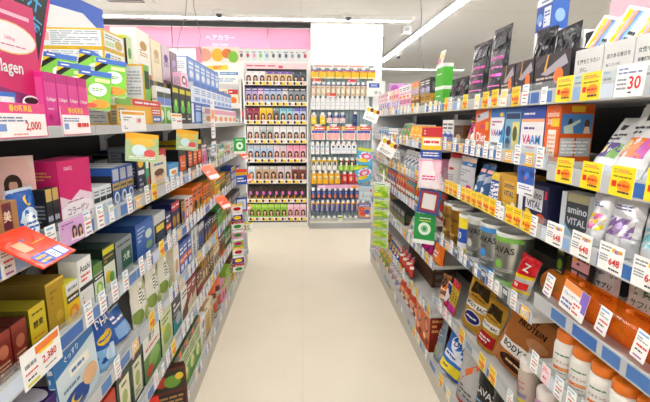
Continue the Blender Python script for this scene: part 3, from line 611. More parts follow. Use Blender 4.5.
o = place(carton(b-a, .172, .075, 'cc1068', mgc, (('r', 0, 0, 1, 1, 'c00c60'), ('l', .25, .72, .8, .86, 3, 'd89a50')), 'd8287c'), 'carton', at(-1, .03, (a+b)/2, L2), RZ(-1)); one(o, 'large magenta collagen carton with white wave on the left second shelf', 'carton')
wk = (('r', 0, 0, 1, 1, 'e8ecf0'), ('r', 0, .45, 1, .62, '22262c'), ('l', .1, .68, .9, .9, 2, '5a626c'), ('e', .5, .2, .36, .14, 'b8d0d8'))
run(-1, L2, 94, 112, 3, lambda w: carton(w, .08, .09, 'dde2e8', wk, None, 'e4e8ec'), 'carton', 'small white carton* with black band', l2, 'carton', .03)
bg = (('r', 0, 0, 1, 1, '2a5cb4'), ('r', 0, .42, 1, .6, 'c0a050'), ('l', .1, .45, .9, .57, 1, 'ink'), ('e', .5, .22, .36, .16, 'dfe8f4'), ('r', .1, .66, .9, .95, 'b8c0cc'), ('e', .5, .22, .2, .1, '3a5a8a'))
run(-1, L2, 113, 134, 3, lambda w: carton(w, .125, .16, '2a5cb4', bg, (('r', 0, .0, 1, .8, '20262e'), ('r', 0, .85, 1, 1, '2a5cb4')), 'e6ebf2'), 'carton', 'blue and white carton* with gold band', l2, 'carton', .03)
o = place(carton(.11, .17, .03, '7c8894', (('r', .04, .03, .96, .97, '98a4b0'), ('l', .1, .1, .9, .9, 12, '6a7682'))), 'carton', (XL-.135, 1.70, L2+.0004), 0); one(o, 'grey carton showing its printed information back to the near end, left second shelf', 'carton')
run(-1, L2, 138, 146, 1, lambda w: carton(w, .158, .05, '151a3a', (('r', 0, 0, 1, 1, '181c40'), ('e', .5, .76, .36, .1, 'e8b820'), ('r', .1, .5, .9, .6, 'dfe4ee'), ('l', .2, .1, .8, .45, 3, 'b8c0d8'))), 'slim_carton', 'tall slim navy carton with a yellow circle', l2, 'carton', .02)
run(-1, L2, 146.5, 150, 1, lambda w: carton(w, .158, .05, '2a8a5a', (('r', 0, 0, 1, 1, '2a9a6a'), ('r', .1, .6, .9, .9, 'white'), ('e', .5, .3, .3, .1, 'red'))), 'slim_carton', 'tall slim green carton', l2, 'carton', .02)
rw = (('r', 0, 0, 1, 1, 'f2e6c8'), ('r', 0, .74, 1, 1, 'c01c28'), ('l', .12, .78, .88, .95, 2, 'f4e8d0'), ('e', .5, .74, .52, .1, 'f2e6c8'), ('e', .5, .3, .3, .16, 'skin'), ('e', .5, .4, .3, .09, '6a3a22'), ('e', .38, .3, .03, .02, 'ink'), ('e', .62, .3, .03, .02, 'ink'), ('l', .2, .56, .8, .68, 1, '5a8ac8'), ('r', 0, 0, 1, .1, 'f0c060'))
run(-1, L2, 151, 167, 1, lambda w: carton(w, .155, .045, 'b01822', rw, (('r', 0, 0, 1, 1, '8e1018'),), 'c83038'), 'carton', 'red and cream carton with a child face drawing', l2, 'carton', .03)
run(-1, L2, 168, 179, 1, lambda w: carton(w, .078, .08, '4a9cd8', (('r', 0, 0, 1, 1, '4a9cd8'), ('r', .12, .12, .88, .72, 'f4f8fa'), ('r', .3, .4, .7, .6, 'f0902c'), ('l', .2, .18, .8, .35, 2, '5a6a7a'))), 'carton', 'small light blue carton with white panel', l2, 'carton', .03)
bo = lambda t: (('r', 0, 0, 1, 1, '17140f'), ('r', 0, .86, 1, 1, t), ('r', .15, .2, .85, .68, 'ee5a1c'), ('l', .25, .3, .75, .6, 3, 'f8d8b0'), ('l', .15, .05, .85, .15, 1, 'c8b060'))
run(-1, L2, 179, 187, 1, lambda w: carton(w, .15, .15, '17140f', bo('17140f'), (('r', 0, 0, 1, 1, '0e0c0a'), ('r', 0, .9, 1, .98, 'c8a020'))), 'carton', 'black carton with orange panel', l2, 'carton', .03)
run(-1, L2, 188, 202, 3, lambda w: carton(w, .165, .15, 'd8c018', bo('f0d818'), (('r', 0, 0, 1, .8, '14120e'),), 'f0d818'), 'carton', 'black carton* with yellow top and orange panel', l2, 'carton', .03)
fill(-1, L2, l2, [(203, 207, 2, .13, 'pink/white/magenta', 0), (207.5, 214, 3, .1, 'white/grey/navy', 1), (214.5, 219, 3, .085, 'tan/white/green', 4), (219.5, 224, 3, .1, 'white/teal/lime', 0), (224.5, 230, 5, .09, 'cream/brown/red', 1), (230.5, 235.5, 5, .1, 'white/green/yellow', 4), (236, 240, 5, .08, 'silver/maroon/pink', 0)])
# ---- things sticking out of the second rail
op = (('r', .05, 0, .95, .82, 'ec3c14'), ('p', [(.2, .8), (.8, .8), (.72, 1), (.28, 1)], 'ec3c14'), ('r', .1, .04, .9, .3, '2a50b8'), ('l', .14, .07, .4, .27, 2, 'f4b020'), ('r', .46, .06, .64, .27, 'e8eef4'), ('r', .68, .06, .87, .27, 'e8eef4'), ('l', .5, .1, .6, .22, 3, 'ink'), ('r', .15, .42, .4, .68, 'e8b08a'), ('l', .5, .52, .88, .58, 1, 'f4a020'), ('l', .42, .66, .85, .74, 1, '5a8ad0'))
PKT = [(-.565, .823, 1.23), (-.565, .926, 1.236), (-.475, .887, 1.182), (-.475, .774, 1.182)]      # corners of the pocket, out in the aisle
PA, PD, PC = Vector(PKT[0]), Vector(PKT[3]), Vector(PKT[2]); ax, az = PC-PD, PA-PD
o = pose(card(round(ax.length, 3), round(az.length, 3), op, 'ec3c14', .004, ('plastic_pocket', 'printed_insert'), kind='film'), 'tag_pocket', (PC+PD)/2, ax, az)
one(o, 'bright orange plastic tag pocket with blue panel sticking out of the left second rail', 'tag pocket')
o = place(card(.11, .062, (('r', 0, 0, 1, 1, 'd8a8d8'), ('f', .55, .5, .17, '2a1414', 'f0e4ee'), ('f', .78, .46, .17, '2a1414', 'f0e4ee'), ('l', .04, .7, .5, .92, 2, '8a4a9a'))), 'rail_card', (XL+.0095, 1.03, L2-.022), PI/2); one(o, 'lilac card picturing two dark-haired women on the left second rail', 'price card')
oc = (('p', [(0, .0), (1, 0), (1, .7), (.7, 1), (.3, 1), (0, .7)], 'f4643c'), ('r', .1, .05, .9, .3, 'f4d8d8'), ('l', .15, .4, .85, .6, 2, 'f8e0c8'))
for z, y, w in ((L2, 2.4, 'second'), (L2, 3.75, 'second'), (L3, 2.75, 'third'), (L3, 4.0, 'third'), (L4, 3.8, 'fourth')):
    o = pose(card(.085, .1, oc, 'f07850', .003, ('plastic_pocket', 'printed_insert'), kind='film'), 'tag_pocket', (XL+.085, y-.02, z-.045), (.55, .8, .1), (-.6, .15, .6)); tell(o, 'small orange plastic tag pocket* jutting out', f'left {w} rail', 'tag pocket', y)

# ---- third shelf
rb = (('r', 0, 0, 1, 1, '7a2418'), ('r', 0, .85, 1, 1, '8e3020'), ('e', .5, .6, .3, .14, 'b86a4a'), ('l', .15, .15, .85, .4, 3, 'd8b088'), ('r', .1, .06, .9, .1, 'gold'))
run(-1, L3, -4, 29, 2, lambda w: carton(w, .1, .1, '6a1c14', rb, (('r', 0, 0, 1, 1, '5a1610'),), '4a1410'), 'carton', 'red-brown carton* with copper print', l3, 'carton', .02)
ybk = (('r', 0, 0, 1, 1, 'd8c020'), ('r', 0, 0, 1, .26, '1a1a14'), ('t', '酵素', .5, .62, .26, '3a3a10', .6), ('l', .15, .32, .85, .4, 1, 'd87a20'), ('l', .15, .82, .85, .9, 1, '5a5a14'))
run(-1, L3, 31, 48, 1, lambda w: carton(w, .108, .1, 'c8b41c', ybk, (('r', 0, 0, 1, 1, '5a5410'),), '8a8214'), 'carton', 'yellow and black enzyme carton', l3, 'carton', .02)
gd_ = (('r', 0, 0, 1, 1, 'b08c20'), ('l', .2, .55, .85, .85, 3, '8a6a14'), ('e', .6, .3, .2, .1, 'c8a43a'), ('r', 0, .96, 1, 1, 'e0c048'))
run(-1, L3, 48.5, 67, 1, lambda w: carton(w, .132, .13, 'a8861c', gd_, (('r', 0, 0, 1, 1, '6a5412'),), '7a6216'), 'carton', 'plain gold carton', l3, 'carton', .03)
on = (('r', 0, 0, 1, 1, 'f0c81c'), ('r', 0, .72, 1, 1, 'e6e8e6'), ('r', 0, .52, 1, .7, '16181a'), ('l', .1, .55, .9, .67, 1, 'white'), ('e', .5, .24, .38, .18, 'e08a1c'), ('e', .4, .22, .2, .1, 'f0b848'), ('l', .1, .78, .9, .93, 1, 'grey'))
run(-1, L3, 67.5, 80, 1, lambda w: carton(w, .105, .06, 'd8c838', on, None, 'd4d020'), 'carton', 'yellow carton with white top and onion picture', l3, 'carton', .022)
asa = (('r', 0, 0, 1, 1, 'f2f2f0'), ('t', 'Asahi', .5, .82, .14, '1a1a1c', .8), ('l', .15, .56, .85, .72, 2, 'price'), ('r', 0, .42, 1, .5, '2a2c30'), ('r', .1, .1, .9, .36, 'e8e4e0'), ('l', .15, .14, .6, .32, 2, 'price'))
run(-1, L3, 80.5, 94, 1, lambda w: carton(w, .145, .05, 'e8e8e6', asa, None, 'd0d2d4'), 'carton', 'white carton with black brand lettering and red print', l3, 'carton', .022)
avo = (('r', 0, 0, 1, 1, 'e4ead8'), ('r', 0, .72, 1, 1, '5a8a3a'), ('r', 0, .55, 1, .7, '1f2a20'), ('e', .5, .28, .36, .2, '8cc03c'), ('e', .5, .28, .2, .12, 'dce8a8'), ('l', .1, .58, .9, .67, 1, 'white'))
run(-1, L3, 94.5, 104, 1, lambda w: carton(w, .105, .05, '3a6a3a', avo), 'carton', 'green carton with avocado picture', l3, 'carton', .022)
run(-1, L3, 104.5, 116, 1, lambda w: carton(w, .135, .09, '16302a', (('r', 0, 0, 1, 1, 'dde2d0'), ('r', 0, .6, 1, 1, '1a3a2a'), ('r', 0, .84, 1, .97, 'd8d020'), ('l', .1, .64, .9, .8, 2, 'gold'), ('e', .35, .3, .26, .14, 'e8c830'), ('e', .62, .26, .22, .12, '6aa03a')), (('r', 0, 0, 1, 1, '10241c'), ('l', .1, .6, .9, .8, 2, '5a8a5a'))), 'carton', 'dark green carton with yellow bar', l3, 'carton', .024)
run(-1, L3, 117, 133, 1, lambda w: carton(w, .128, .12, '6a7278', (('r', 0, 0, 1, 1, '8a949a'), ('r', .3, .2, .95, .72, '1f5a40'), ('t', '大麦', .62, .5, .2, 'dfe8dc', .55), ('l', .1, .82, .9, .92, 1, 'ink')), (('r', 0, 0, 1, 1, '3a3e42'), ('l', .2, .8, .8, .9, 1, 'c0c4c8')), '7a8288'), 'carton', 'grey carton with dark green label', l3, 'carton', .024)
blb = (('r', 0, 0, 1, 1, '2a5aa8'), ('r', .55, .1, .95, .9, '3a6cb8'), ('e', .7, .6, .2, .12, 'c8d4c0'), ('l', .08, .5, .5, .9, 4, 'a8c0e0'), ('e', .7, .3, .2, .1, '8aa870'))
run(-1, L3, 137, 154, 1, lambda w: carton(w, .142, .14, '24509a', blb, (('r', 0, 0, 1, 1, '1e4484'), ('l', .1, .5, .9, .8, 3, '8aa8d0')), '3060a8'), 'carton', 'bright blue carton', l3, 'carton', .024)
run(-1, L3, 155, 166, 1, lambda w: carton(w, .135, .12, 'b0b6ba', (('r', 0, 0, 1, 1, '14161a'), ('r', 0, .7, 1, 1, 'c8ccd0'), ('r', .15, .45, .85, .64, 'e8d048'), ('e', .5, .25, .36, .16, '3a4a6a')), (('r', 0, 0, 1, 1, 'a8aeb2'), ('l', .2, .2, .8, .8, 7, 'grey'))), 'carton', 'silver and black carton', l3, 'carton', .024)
fill(-1, L3, l3, [(166.5, 172, 1, .11, 'navy/orange/silver', 4), (172.5, 181, 2, .135, 'navy/red/gold', 0), (181.5, 185.5, 1, .12, 'black/gold/blue', 2), (186, 193, 2, .115, 'white/red/cream', 2), (193.5, 203, 2, .15, 'orange/gold/black', 1, .12), (203.5, 210, 2, .12, 'orange/brown/yellow', 4), (210.5, 215, 2, .115, 'gold/orange/brown', 3), (215.5, 220, 3, .1, 'yellow/black/gold', 0), (220.5, 226, 4, .12, 'gold/black/olive', 1), (226.5, 231, 4, .1, 'brown/gold/cream', 4), (231.5, 236, 5, .12, 'blue/yellow/white', 0), (236.5, 240.5, 5, .09, 'purple/white/pink', 2)])
# ---- second, taller row of dim cartons behind the fronts of shelves two and three
for z, loc, cols in ((L2, 'behind front row, left second shelf', ['charcoal/silver/navy', 'black/gold/olive', 'navy/grey/silver']), (L3, 'behind front row, left third shelf', ['brown/tan/gold', 'charcoal/silver/blue', 'black/grey/silver'])):
    y = 1.0; k = 0
    while y < 2.3:
        a_, b_, c_ = cols[k % 3].split('/'); o = place(carton(.115, .115+.012*(k % 3), .1, a_, G(k, a_, b_, c_), ()), 'carton', (XL-.24, y, z+.0004), PI/2); tell(o, f'dim {nice(a_)} carton*', loc, 'carton', y); y += .125; k += 1
# ---- big price card group at the near end of the third rail
bp = (('r', 0, 0, 1, 1, 'fafaf8'), ('r', .34, .72, .96, .94, 'f08030'), ('r', .42, .66, .8, .74, 'f0d020'), ('l', .06, .5, .34, .72, 1, 'grey'), ('l', .05, .36, .36, .46, 1, 'price'), ('t', '2,380', .66, .42, .26, 'price', .58), ('l', .08, .2, .3, .3, 1, 'ink'), ('r', .06, .06, .36, .14, 'd8d040'), ('l', .5, .14, .9, .22, 1, 'grey'))
o = place(card(.135, .078, bp), 'price_card', (XL+.0095, .865, L3-.03), PI/2, .03); one(o, 'large white price card reading 2,380 with orange bar on the left third rail', 'price card')

# ---- fourth shelf
pu = (('r', 0, 0, 1, 1, '3a1a6a'), ('e', .5, .5, .38, .34, 'd8c8e4'), ('e', .5, .5, .3, .26, '5a2a8a'), ('l', .3, .4, .7, .6, 2, 'e8dcf0'))
a, b = span(-1, L4, 36, 62, .03)
o = place(carton(b-a, .1, .16, '34165e', pu, (('r', 0, 0, 1, 1, '2a1450'), ('l', .15, .45, .8, .85, 2, 'c8a860'), ('e', .75, .22, .2, .2, 'e8e0ec')), (('r', 0, 0, 1, 1, '2c1452'), ('e', .6, .4, .34, .36, 'd4d0dc'))), 'carton', at(-1, .03, (a+b)/2, L4), RZ(-1)); one(o, 'dark purple carton with silver oval on its top, left fourth shelf', 'carton')
mp = (('r', 0, 0, 1, 1, 'cfdde2'), ('p', [(0, .62), (1, .78), (1, 1), (0, 1)], '2a74b8'), ('t', 'ぐっすり', .4, .78, .09, 'white', .66, .12), ('r', .3, .48, .8, .62, 'f4f0e0'), ('l', .34, .5, .76, .6, 1, '4a7ab8'), ('e', .35, .14, .34, .16, '24509c'), ('e', .36, .16, .16, .08, 'f4d048'), ('e', .42, .18, .14, .07, '24509c'), ('e', .75, .28, .2, .14, 'e8b888'), ('l', .1, .34, .5, .42, 1, '6a8aa8'))
run(-1, L4, 62, 100, 1, lambda w: carton(w, .195, .02, '3a7cb8', mp, (('l', .2, .2, .8, .8, 5, 'white'),), '2a6ab0'), 'pouch', 'blue and white pouch with moon and sleeping figure', l4, 'pouch', .02, .06)
bp2 = (('r', 0, 0, 1, 1, '2858a8'), ('p', [(0, 0), (1, 0), (1, .25), (0, .4)], '8ab8e0'), ('t', 'DHA', .5, .78, .14, 'f4f4f0', .7), ('e', .5, .5, .34, .1, 'e8c020'), ('l', .2, .47, .8, .53, 1, '2858a8'), ('e', .6, .22, .3, .12, 'c8e0f0'))
run(-1, L4, 101, 121, 1, lambda w: pouch(w, .185, .05, '2450a0', bp2, '1a3a80'), 'pouch', 'deep blue pouch with yellow oval', l4, 'pouch', .02, .05)
run(-1, L4, 122, 136, 1, lambda w: pouch(w, .1, .06, '3a6ab8', (('r', .1, .1, .9, .5, '88b0dc'), ('l', .15, .6, .85, .9, 2, 'white')), 'c8d8e8'), 'pouch', 'small crumpled blue pouch', l4, 'pouch', .03, .3)
lf = (('r', 0, 0, 1, 1, 'e6e4d4'), ('e', .5, .56, .26, .26, 'f6f6ee'), ('l', .32, .4, .68, .72, 5, '5a6a4a'), ('e', .2, .2, .26, .14, '8aa04c'), ('e', .75, .14, .3, .13, 'a8b868'), ('e', .8, .7, .16, .1, 'c0c88c'), ('p', [(0, .9), (1, .9), (1, 1), (0, 1)], 'd8d4bc'))
run(-1, L4, 138, 174, 3, lambda w: pouch(w, .185, .04, 'dcd8c4', lf, 'e8e6d8'), 'pouch', 'off-white pouch* with green leaves and white oval', l4, 'pouch', .022, .04)
fill(-1, L4, l4, [(174.5, 180, 1, .17, 'cream/white/tan', 2), (180.5, 192, 3, .145, 'blue/orange/white', 4), (192.5, 199, 2, .16, 'silver/white/grey', 5), (199.5, 205, 2, .15, 'charcoal/silver/blue', 0), (205.5, 212, 3, .13, 'navy/gold/blue', 3), (212.5, 217, 3, .12, 'black/red/gold', 1), (217.5, 222, 3, .13, 'green/darkgreen/lime', 0), (222.5, 227, 3, .12, 'olive/lime/brown', 2), (227.5, 232, 4, .12, 'brown/cream/orange', 4), (232.5, 240, 8, .11, 'charcoal/green/white', 1)])
# ---- fifth shelf
run(-1, L5, 96, 118, 1, lambda w: carton(w, .16, .06, 'b83018', (('r', 0, 0, 1, 1, 'c83a1c'), ('e', .4, .6, .34, .2, 'f0a040'), ('e', .65, .35, .28, .16, 'f4d8c0'), ('p', [(0, 0), (1, 0), (1, .3), (0, .12)], 'f4f0ea'), ('l', .1, .84, .9, .95, 1, 'cream'))), 'carton', 'red and orange carton with dish picture', l5, 'carton', .024)
dg = (('r', 0, 0, 1, 1, '173a2c'), ('r', .16, .06, .88, .74, 'e6e2c4'), ('e', .3, .86, .1, .05, 'e8a0a0'), ('e', .5, .4, .2, .14, 'a8b46c'), ('l', .24, .12, .8, .24, 2, '5a6a3c'), ('l', .3, .6, .75, .7, 1, '3a5a3a'))
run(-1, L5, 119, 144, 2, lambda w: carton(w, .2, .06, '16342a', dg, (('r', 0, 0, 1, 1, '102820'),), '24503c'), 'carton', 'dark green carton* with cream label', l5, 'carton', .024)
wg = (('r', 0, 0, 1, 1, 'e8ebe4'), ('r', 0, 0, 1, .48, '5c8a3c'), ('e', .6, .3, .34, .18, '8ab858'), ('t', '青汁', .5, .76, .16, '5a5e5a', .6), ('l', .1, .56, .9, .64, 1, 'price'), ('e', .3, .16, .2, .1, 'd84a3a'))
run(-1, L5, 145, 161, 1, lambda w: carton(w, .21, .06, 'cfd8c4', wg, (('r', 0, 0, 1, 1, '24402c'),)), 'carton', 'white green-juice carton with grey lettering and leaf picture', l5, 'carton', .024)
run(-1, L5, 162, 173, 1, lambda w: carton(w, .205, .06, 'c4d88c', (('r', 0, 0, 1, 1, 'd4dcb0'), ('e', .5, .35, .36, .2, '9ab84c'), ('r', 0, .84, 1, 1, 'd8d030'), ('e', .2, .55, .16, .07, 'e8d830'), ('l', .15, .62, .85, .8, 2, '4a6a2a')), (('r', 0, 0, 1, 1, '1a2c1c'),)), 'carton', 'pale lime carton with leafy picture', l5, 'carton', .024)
fill(-1, L5, l5, [(174, 182, 1, .17, 'charcoal/teal/silver', 1, .06), (182.5, 188, 1, .16, 'white/brown/tan', 3), (188.5, 197, 2, .15, 'deepred/cream/brown', 3), (197.5, 203, 2, .13, 'brown/tan/red', 4), (203.5, 208, 2, .16, 'gold/brown/cream', 2), (208.5, 214, 3, .17, 'black/gold/tan', 5), (214.5, 220, 3, .15, 'cream/gold/brown', 0), (220.5, 225, 3, .16, 'brown/orange/black', 1), (225.5, 231, 4, .13, 'green/cream/brown', 4), (231.5, 240, 7, .14, 'tan/green/white', 0)])
# ---- bottom shelf
vg = (('r', 0, 0, 1, 1, '5a1c10'), ('r', .06, .5, .94, .95, '2a2a14'), ('e', .3, .72, .2, .12, 'c83a1c'), ('e', .6, .7, .24, .14, '6a9a2c'), ('e', .8, .8, .12, .08, 'e8c030'), ('r', .06, .06, .94, .44, '1a1410'), ('l', .1, .1, .9, .4, 3, 'a87a3a'))
o = place(carton(.15, .2, .05, '3a1a10', vg), 'display_carton', (XL-.02, 1.72, L6+.04), .45, .1); one(o, 'dark brown display carton with vegetable pictures at the near end of the left bottom shelf', 'carton')
o = place(carton(.13, .17, .04, 'd82018', (('r', 0, 0, 1, 1, 'e02a1c'), ('r', .1, .3, .6, .7, 'b8d0ea'), ('l', .1, .76, .9, .9, 1, 'white'))), 'display_carton', (XL-.035, 1.5, L6+.05), .7, .35); one(o, 'tilted bright red carton with light blue panel on the left bottom shelf', 'carton')
wgc = (('r', 0, 0, 1, 1, 'c8d8a8'), ('r', 0, 0, 1, .45, '5a9a3c'), ('e', .4, .3, .3, .14, 'e8e0a0'), ('e', .7, .2, .2, .1, '8ac04a'), ('r', 0, .84, 1, 1, '244c2c'), ('r', .3, .86, .9, .98, 'f07a1c'), ('r', .32, .88, .6, .96, '2a50b0'), ('l', .1, .55, .9, .78, 3, '3a5a2a'))
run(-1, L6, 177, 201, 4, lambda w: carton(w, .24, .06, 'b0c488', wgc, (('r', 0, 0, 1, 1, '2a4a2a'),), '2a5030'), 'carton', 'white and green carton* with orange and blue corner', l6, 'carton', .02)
fill(-1, L6, l6, [(201.5, 206, 1, .2, 'white/cream/grey', 5), (206.5, 211, 1, .22, 'tan/cream/gold', 0), (211.5, 214, 1, .2, 'cream/tan/olive', 2)], .02)
run(-1, L6, 215, 222.5, 2, lambda w: bottle(w/2, .26, '7a2a18', 'f0641c', (('r', 0, 0, 1, 1, 'b8bcb0'), ('e', .5, .5, .3, .3, 'c8502a'), ('l', .2, .1, .8, .3, 2, 'ink')), .3), 'bottle', 'brown sauce-like bottle* with bright orange cap', l6, 'bottle', .02)
fill(-1, L6, l6, [(223, 226.5, 2, .14, 'pink/lime/red', 0), (227, 231, 3, .18, 'lime/pink/white', 4), (231.5, 235.5, 3, .2, 'brown/yellow/green', 1), (236, 242, 5, .17, 'green/magenta/yellow', 3)], .02)
# ---- end of the left row: clip strips and cards at the far corner
def strip_of(s, y, z0, z1, n, x, cols, nm, desc, w=.1):
    h = (z1-z0)/n
    for k in range(n):
        a_, b_, c_ = cols[k % len(cols)].split('/'); o = place(pouch(w, round(h*.86, 3), .02, a_, ((('r', .0, .75, 1, 1, b_)), ('e', .5, .4, .34, .24, c_), ('l', .15, .8, .85, .93, 1, 'white')), b_, far=True), nm, (sfront(s, x), y, z0+h*k), .5, 0); tell(o, desc, f"far {'left' if s < 0 else 'right'} corner", 'hanging pack', k, 'floor upward')
strip_of(-1, 3.4, .22, .8, 8, -.04, ['white/red/green', 'purple/white/yellow', 'white/yellow/red', 'lime/white/magenta', 'pink/white/green'], 'hanging_pack', 'colourful small pack*')
o = place(card(.1, .13, (('r', 0, 0, 1, 1, '2aa84c'), ('e', .5, .5, .3, .24, 'eaf6ea'), ('e', .5, .5, .12, .1, '2aa84c'), ('l', .2, .82, .8, .92, 1, 'white'), ('r', 0, 0, 1, .16, 'white'))), 'shelf_sign', (XL+.062, 3.5, 1.19), .5); one(o, 'green shelf sign with white ring jutting out at the far left corner', 'sign')
o = place(card(.095, .13, (('r', 0, 0, 1, 1, '2450b0'), ('r', 0, .6, 1, 1, 'f0d020'), ('r', 0, .78, 1, 1, 'e0482c'), ('l', .1, .64, .9, .74, 1, 'price'), ('l', .1, .15, .9, .5, 2, 'white'))), 'shelf_sign', (XL+.062, 3.55, .93), .5); one(o, 'blue, yellow and red shelf sign jutting out at the far left corner', 'sign')
o = place(card(.1, .12, (('r', 0, 0, 1, 1, '2a4a9c'), ('r', .12, .14, .88, .86, 'dfe6f2'), ('r', .3, .3, .7, .7, 'b8bcc8'), ('r', 0, .0, 1, .08, 'd83a4a'))), 'shelf_sign', (XL+.062, 3.5, .71), .5); one(o, 'blue framed shelf sign with pale square jutting out at the far left corner', 'sign')
o = place(card(.14, .09, (('r', 0, 0, 1, 1, 'fafaf0'), ('r', 0, .1, .45, .9, 'd8282c'), ('t', '35', .68, .5, .5, 'b89a10', .5), ('r', .4, .86, 1, 1, 'f0e030'))), 'shelf_sign', (XL+.062, 3.6, .5), .3); one(o, 'red and white price sign jutting out low at the far left corner', 'sign')
# ================================================================== right row
B1, B2, B3, B4, B5, B6, B7 = LV_B
A1, A2, A3, A4, A5, A6 = LV_A
D1, D2, D3, D4, D5, D6, D7 = LV_C
nb = lambda n: f'right {n} shelf, nearest unit'
na = lambda n: f'right {n} shelf, second unit'
nc = lambda n: f'right {n} shelf, far half'
# ---- top shelf, nearest unit: pale display cartons with black text, striped packs, pink board
def txt_card(t1, t2): return (('r', 0, 0, 1, 1, 'd9dad8'), ('t', t1, .5, .72, .12, '26282c', .8), ('t', t2, .36, .54, .11, '26282c', .5), ('l', .1, .2, .9, .3, 1, 'grey'), ('r', .1, .36, .3, .4, '8ab4d8'))
for (p0, p1), t1, t2 in zip([(632.5, 668), (601.5, 632), (573, 601)], ['女性やママの', '活力ある毎日を', '健康を保ちたい'], ['栄養補給に', '過ごしたい方に', '方に。']):
    a, b = span(1, B1, p0, p1, .03)
    o = place(carton(b-a-.002, .115, .08, 'd4d5d2', txt_card(t1, t2), None), 'display_carton', at(1, .03, (a+b)/2, B1), RZ(1)); tell(o, 'pale grey display carton* with Japanese text', nb('top'), 'carton', a)
sp = (('r', 0, 0, 1, 1, 'e4e6ea'), ('r', .12, .15, .26, 1, 'f0d018'), ('r', .26, .15, .36, 1, 'f4b0b8'), ('r', .36, .15, .44, 1, 'f0a468'), ('r', .44, .3, .52, 1, '7a8ad0'), ('r', .52, .4, .6, 1, '8ac4e8'), ('r', 0, 0, 1, .2, 'f2f2f2'), ('r', .1, .1, .5, .17, 'f09a48'), ('l', .6, .5, .92, .7, 2, 'ink'), ('l', .1, .02, .8, .08, 1, 'e8c040'))
for k, (p0, p1) in enumerate([(584, 603), (606, 630), (634, 662)]):
    a, b = span(1, B1+.12, p0, p1, .16); o = place(pouch(round(b-a, 3), .17, .02, 'e2e4e8', sp, 'f0f0f0'), 'striped_pack', (XR+.12, (a+b)/2, B1+.05), RZ(1)+.25, .3, .35); tell(o, 'white pack* with coloured stripes', 'behind the pale display cartons', 'pack', a)
o = place(card(.46, .34, (('r', 0, 0, 1, 1, 'f0a8c0'), ('p', [(0, .0), (.4, .0), (.34, 1), (0, 1)], 'e8ecf0'), ('r', .0, .82, 1, 1, 'f4c4d4')), 'f0b4c8', .012), 'promotion_board', (XR+.36, 1.3, B1+.001), RZ(1), 0, 0); one(o, 'big pink and white promotion board standing behind the striped packs, right', 'sign')
# ---- top shelf, second unit
dk = (('r', 0, 0, 1, 1, '2a2028'), ('p', [(.2, .55), (.85, .92), (.95, .7), (.4, .5)], 'a8a4b0'), ('p', [(0, .85), (.3, 1), (.5, 1), (.1, .7)], '4a4450'), ('e', .72, .46, .13, .19, 'f0782c'), ('l', .08, .3, .62, .5, 2, 'c8b8a8'), ('l', .08, .08, .9, .2, 1, '9a8a8a'), ('p', [(.3, .6), (.38, .98), (.42, .98), (.36, .6)], 'd8a838'))
for k, (p0, p1) in enumerate([(533, 569), (514, 532.5), (500, 513.5)]):
    a, b = span(1, A1, p0, p1, .03); o = place(carton(round(b-a-.004, 3), .128, .08, '1c161c', dk, (('r', 0, 0, 1, 1, '18141a'),), '3a343c'), 'carton', at(1, .03, (a+b)/2, A1), RZ(1)); tell(o, 'dark purple-black carton* with orange circle', na('top'), 'carton', a)
bk = (('p', [(.1, .5), (.9, .6), (.9, .9), (.1, .8)], '2c2c34'), ('l', .2, .3, .85, .44, 2, 'a8a8b0'), ('r', .1, .12, .9, .2, '4a4058'))
bkm = (('r', .1, .16, .9, .72, '3a3a42'), ('r', .12, .6, .88, .64, 'd848b0'), ('r', .12, .48, .88, .5, 'e878c8'), ('r', .12, .36, .88, .4, 'd848b0'), ('r', .12, .22, .88, .24, 'e878c8'), ('l', .2, .66, .8, .72, 1, 'silver'), ('p', [(.1, .74), (.9, .8), (.9, .95), (.1, .9)], '50525c'))
for (p0, p1, h, st, y_l) in [(481, 497, .275, .03, 'tallest'), (463, 479.5, .25, .03, 'shorter')]:
    a, b = span(1, A1, p0, p1, st); o = place(pouch(round(b-a, 3), h, .06, '202026', bkm, '34343c', kind='foil'), 'protein_pouch', at(1, st, (a+b)/2, A1), RZ(1), .04); one(o, f'{y_l} black foil protein pouch with magenta stripes on the right top shelf', 'pouch')
for k, (y, x, w, h, dz) in enumerate([(1.51, .17, .14, .24, .05), (1.35, .17, .15, .2, .045), (1.68, .17, .14, .26, .03)]):
    o = place(pouch(w, h, .07, '1a1a20', bk, '2a2a30', kind='foil'), 'protein_pouch', (XR+x, y, A1+.001), RZ(1), .05, .06*(k-1)); tell(o, 'plain black foil pouch*', 'behind the dark cartons, right top shelf', 'pouch', y)
o = place(carton(.2, .25, .06, 'f2f2f4', (('r', 0, 0, 1, 1, 'f4f4f6'), ('r', 0, 0, .06, 1, '5a8ad0')), None), 'long_carton', (XR+.28, 1.64, A1+.001), RZ(1)); one(o, 'plain long white carton standing behind the dark cartons, right top shelf', 'carton')
o = place(carton(.12, .3, .08, 'f0f2f6', (('r', 0, 0, 1, 1, 'f2f4f8'), ('e', .5, .4, .3, .2, '9ab8e0')), None), 'carton', (XR+.29, 1.83, A1+.001), RZ(1)); one(o, 'plain white carton under the blue and white carton, right top shelf', 'carton')
o = place(carton(.115, .13, .07, 'dfe8f4', (('r', 0, 0, 1, 1, '2a4aa8'), ('r', .5, .1, .94, .7, 'e8eef8'), ('e', .24, .4, .2, .16, '6a9ae0'), ('e', .3, .25, .1, .08, 'cfe0f4'), ('r', 0, .78, 1, 1, 'f4f6fa'), ('l', .55, .2, .9, .6, 4, '2a4aa8'), ('l', .3, .84, .8, .94, 1, '2a4aa8')), (('r', 0, 0, 1, 1, '3a6ac8'), ('e', .5, .4, .3, .2, '9ac0f0'))), 'carton', (XR+.29, 1.83, A1+.3015), RZ(1)); one(o, 'blue and white carton standing highest above the right top shelf', 'carton')
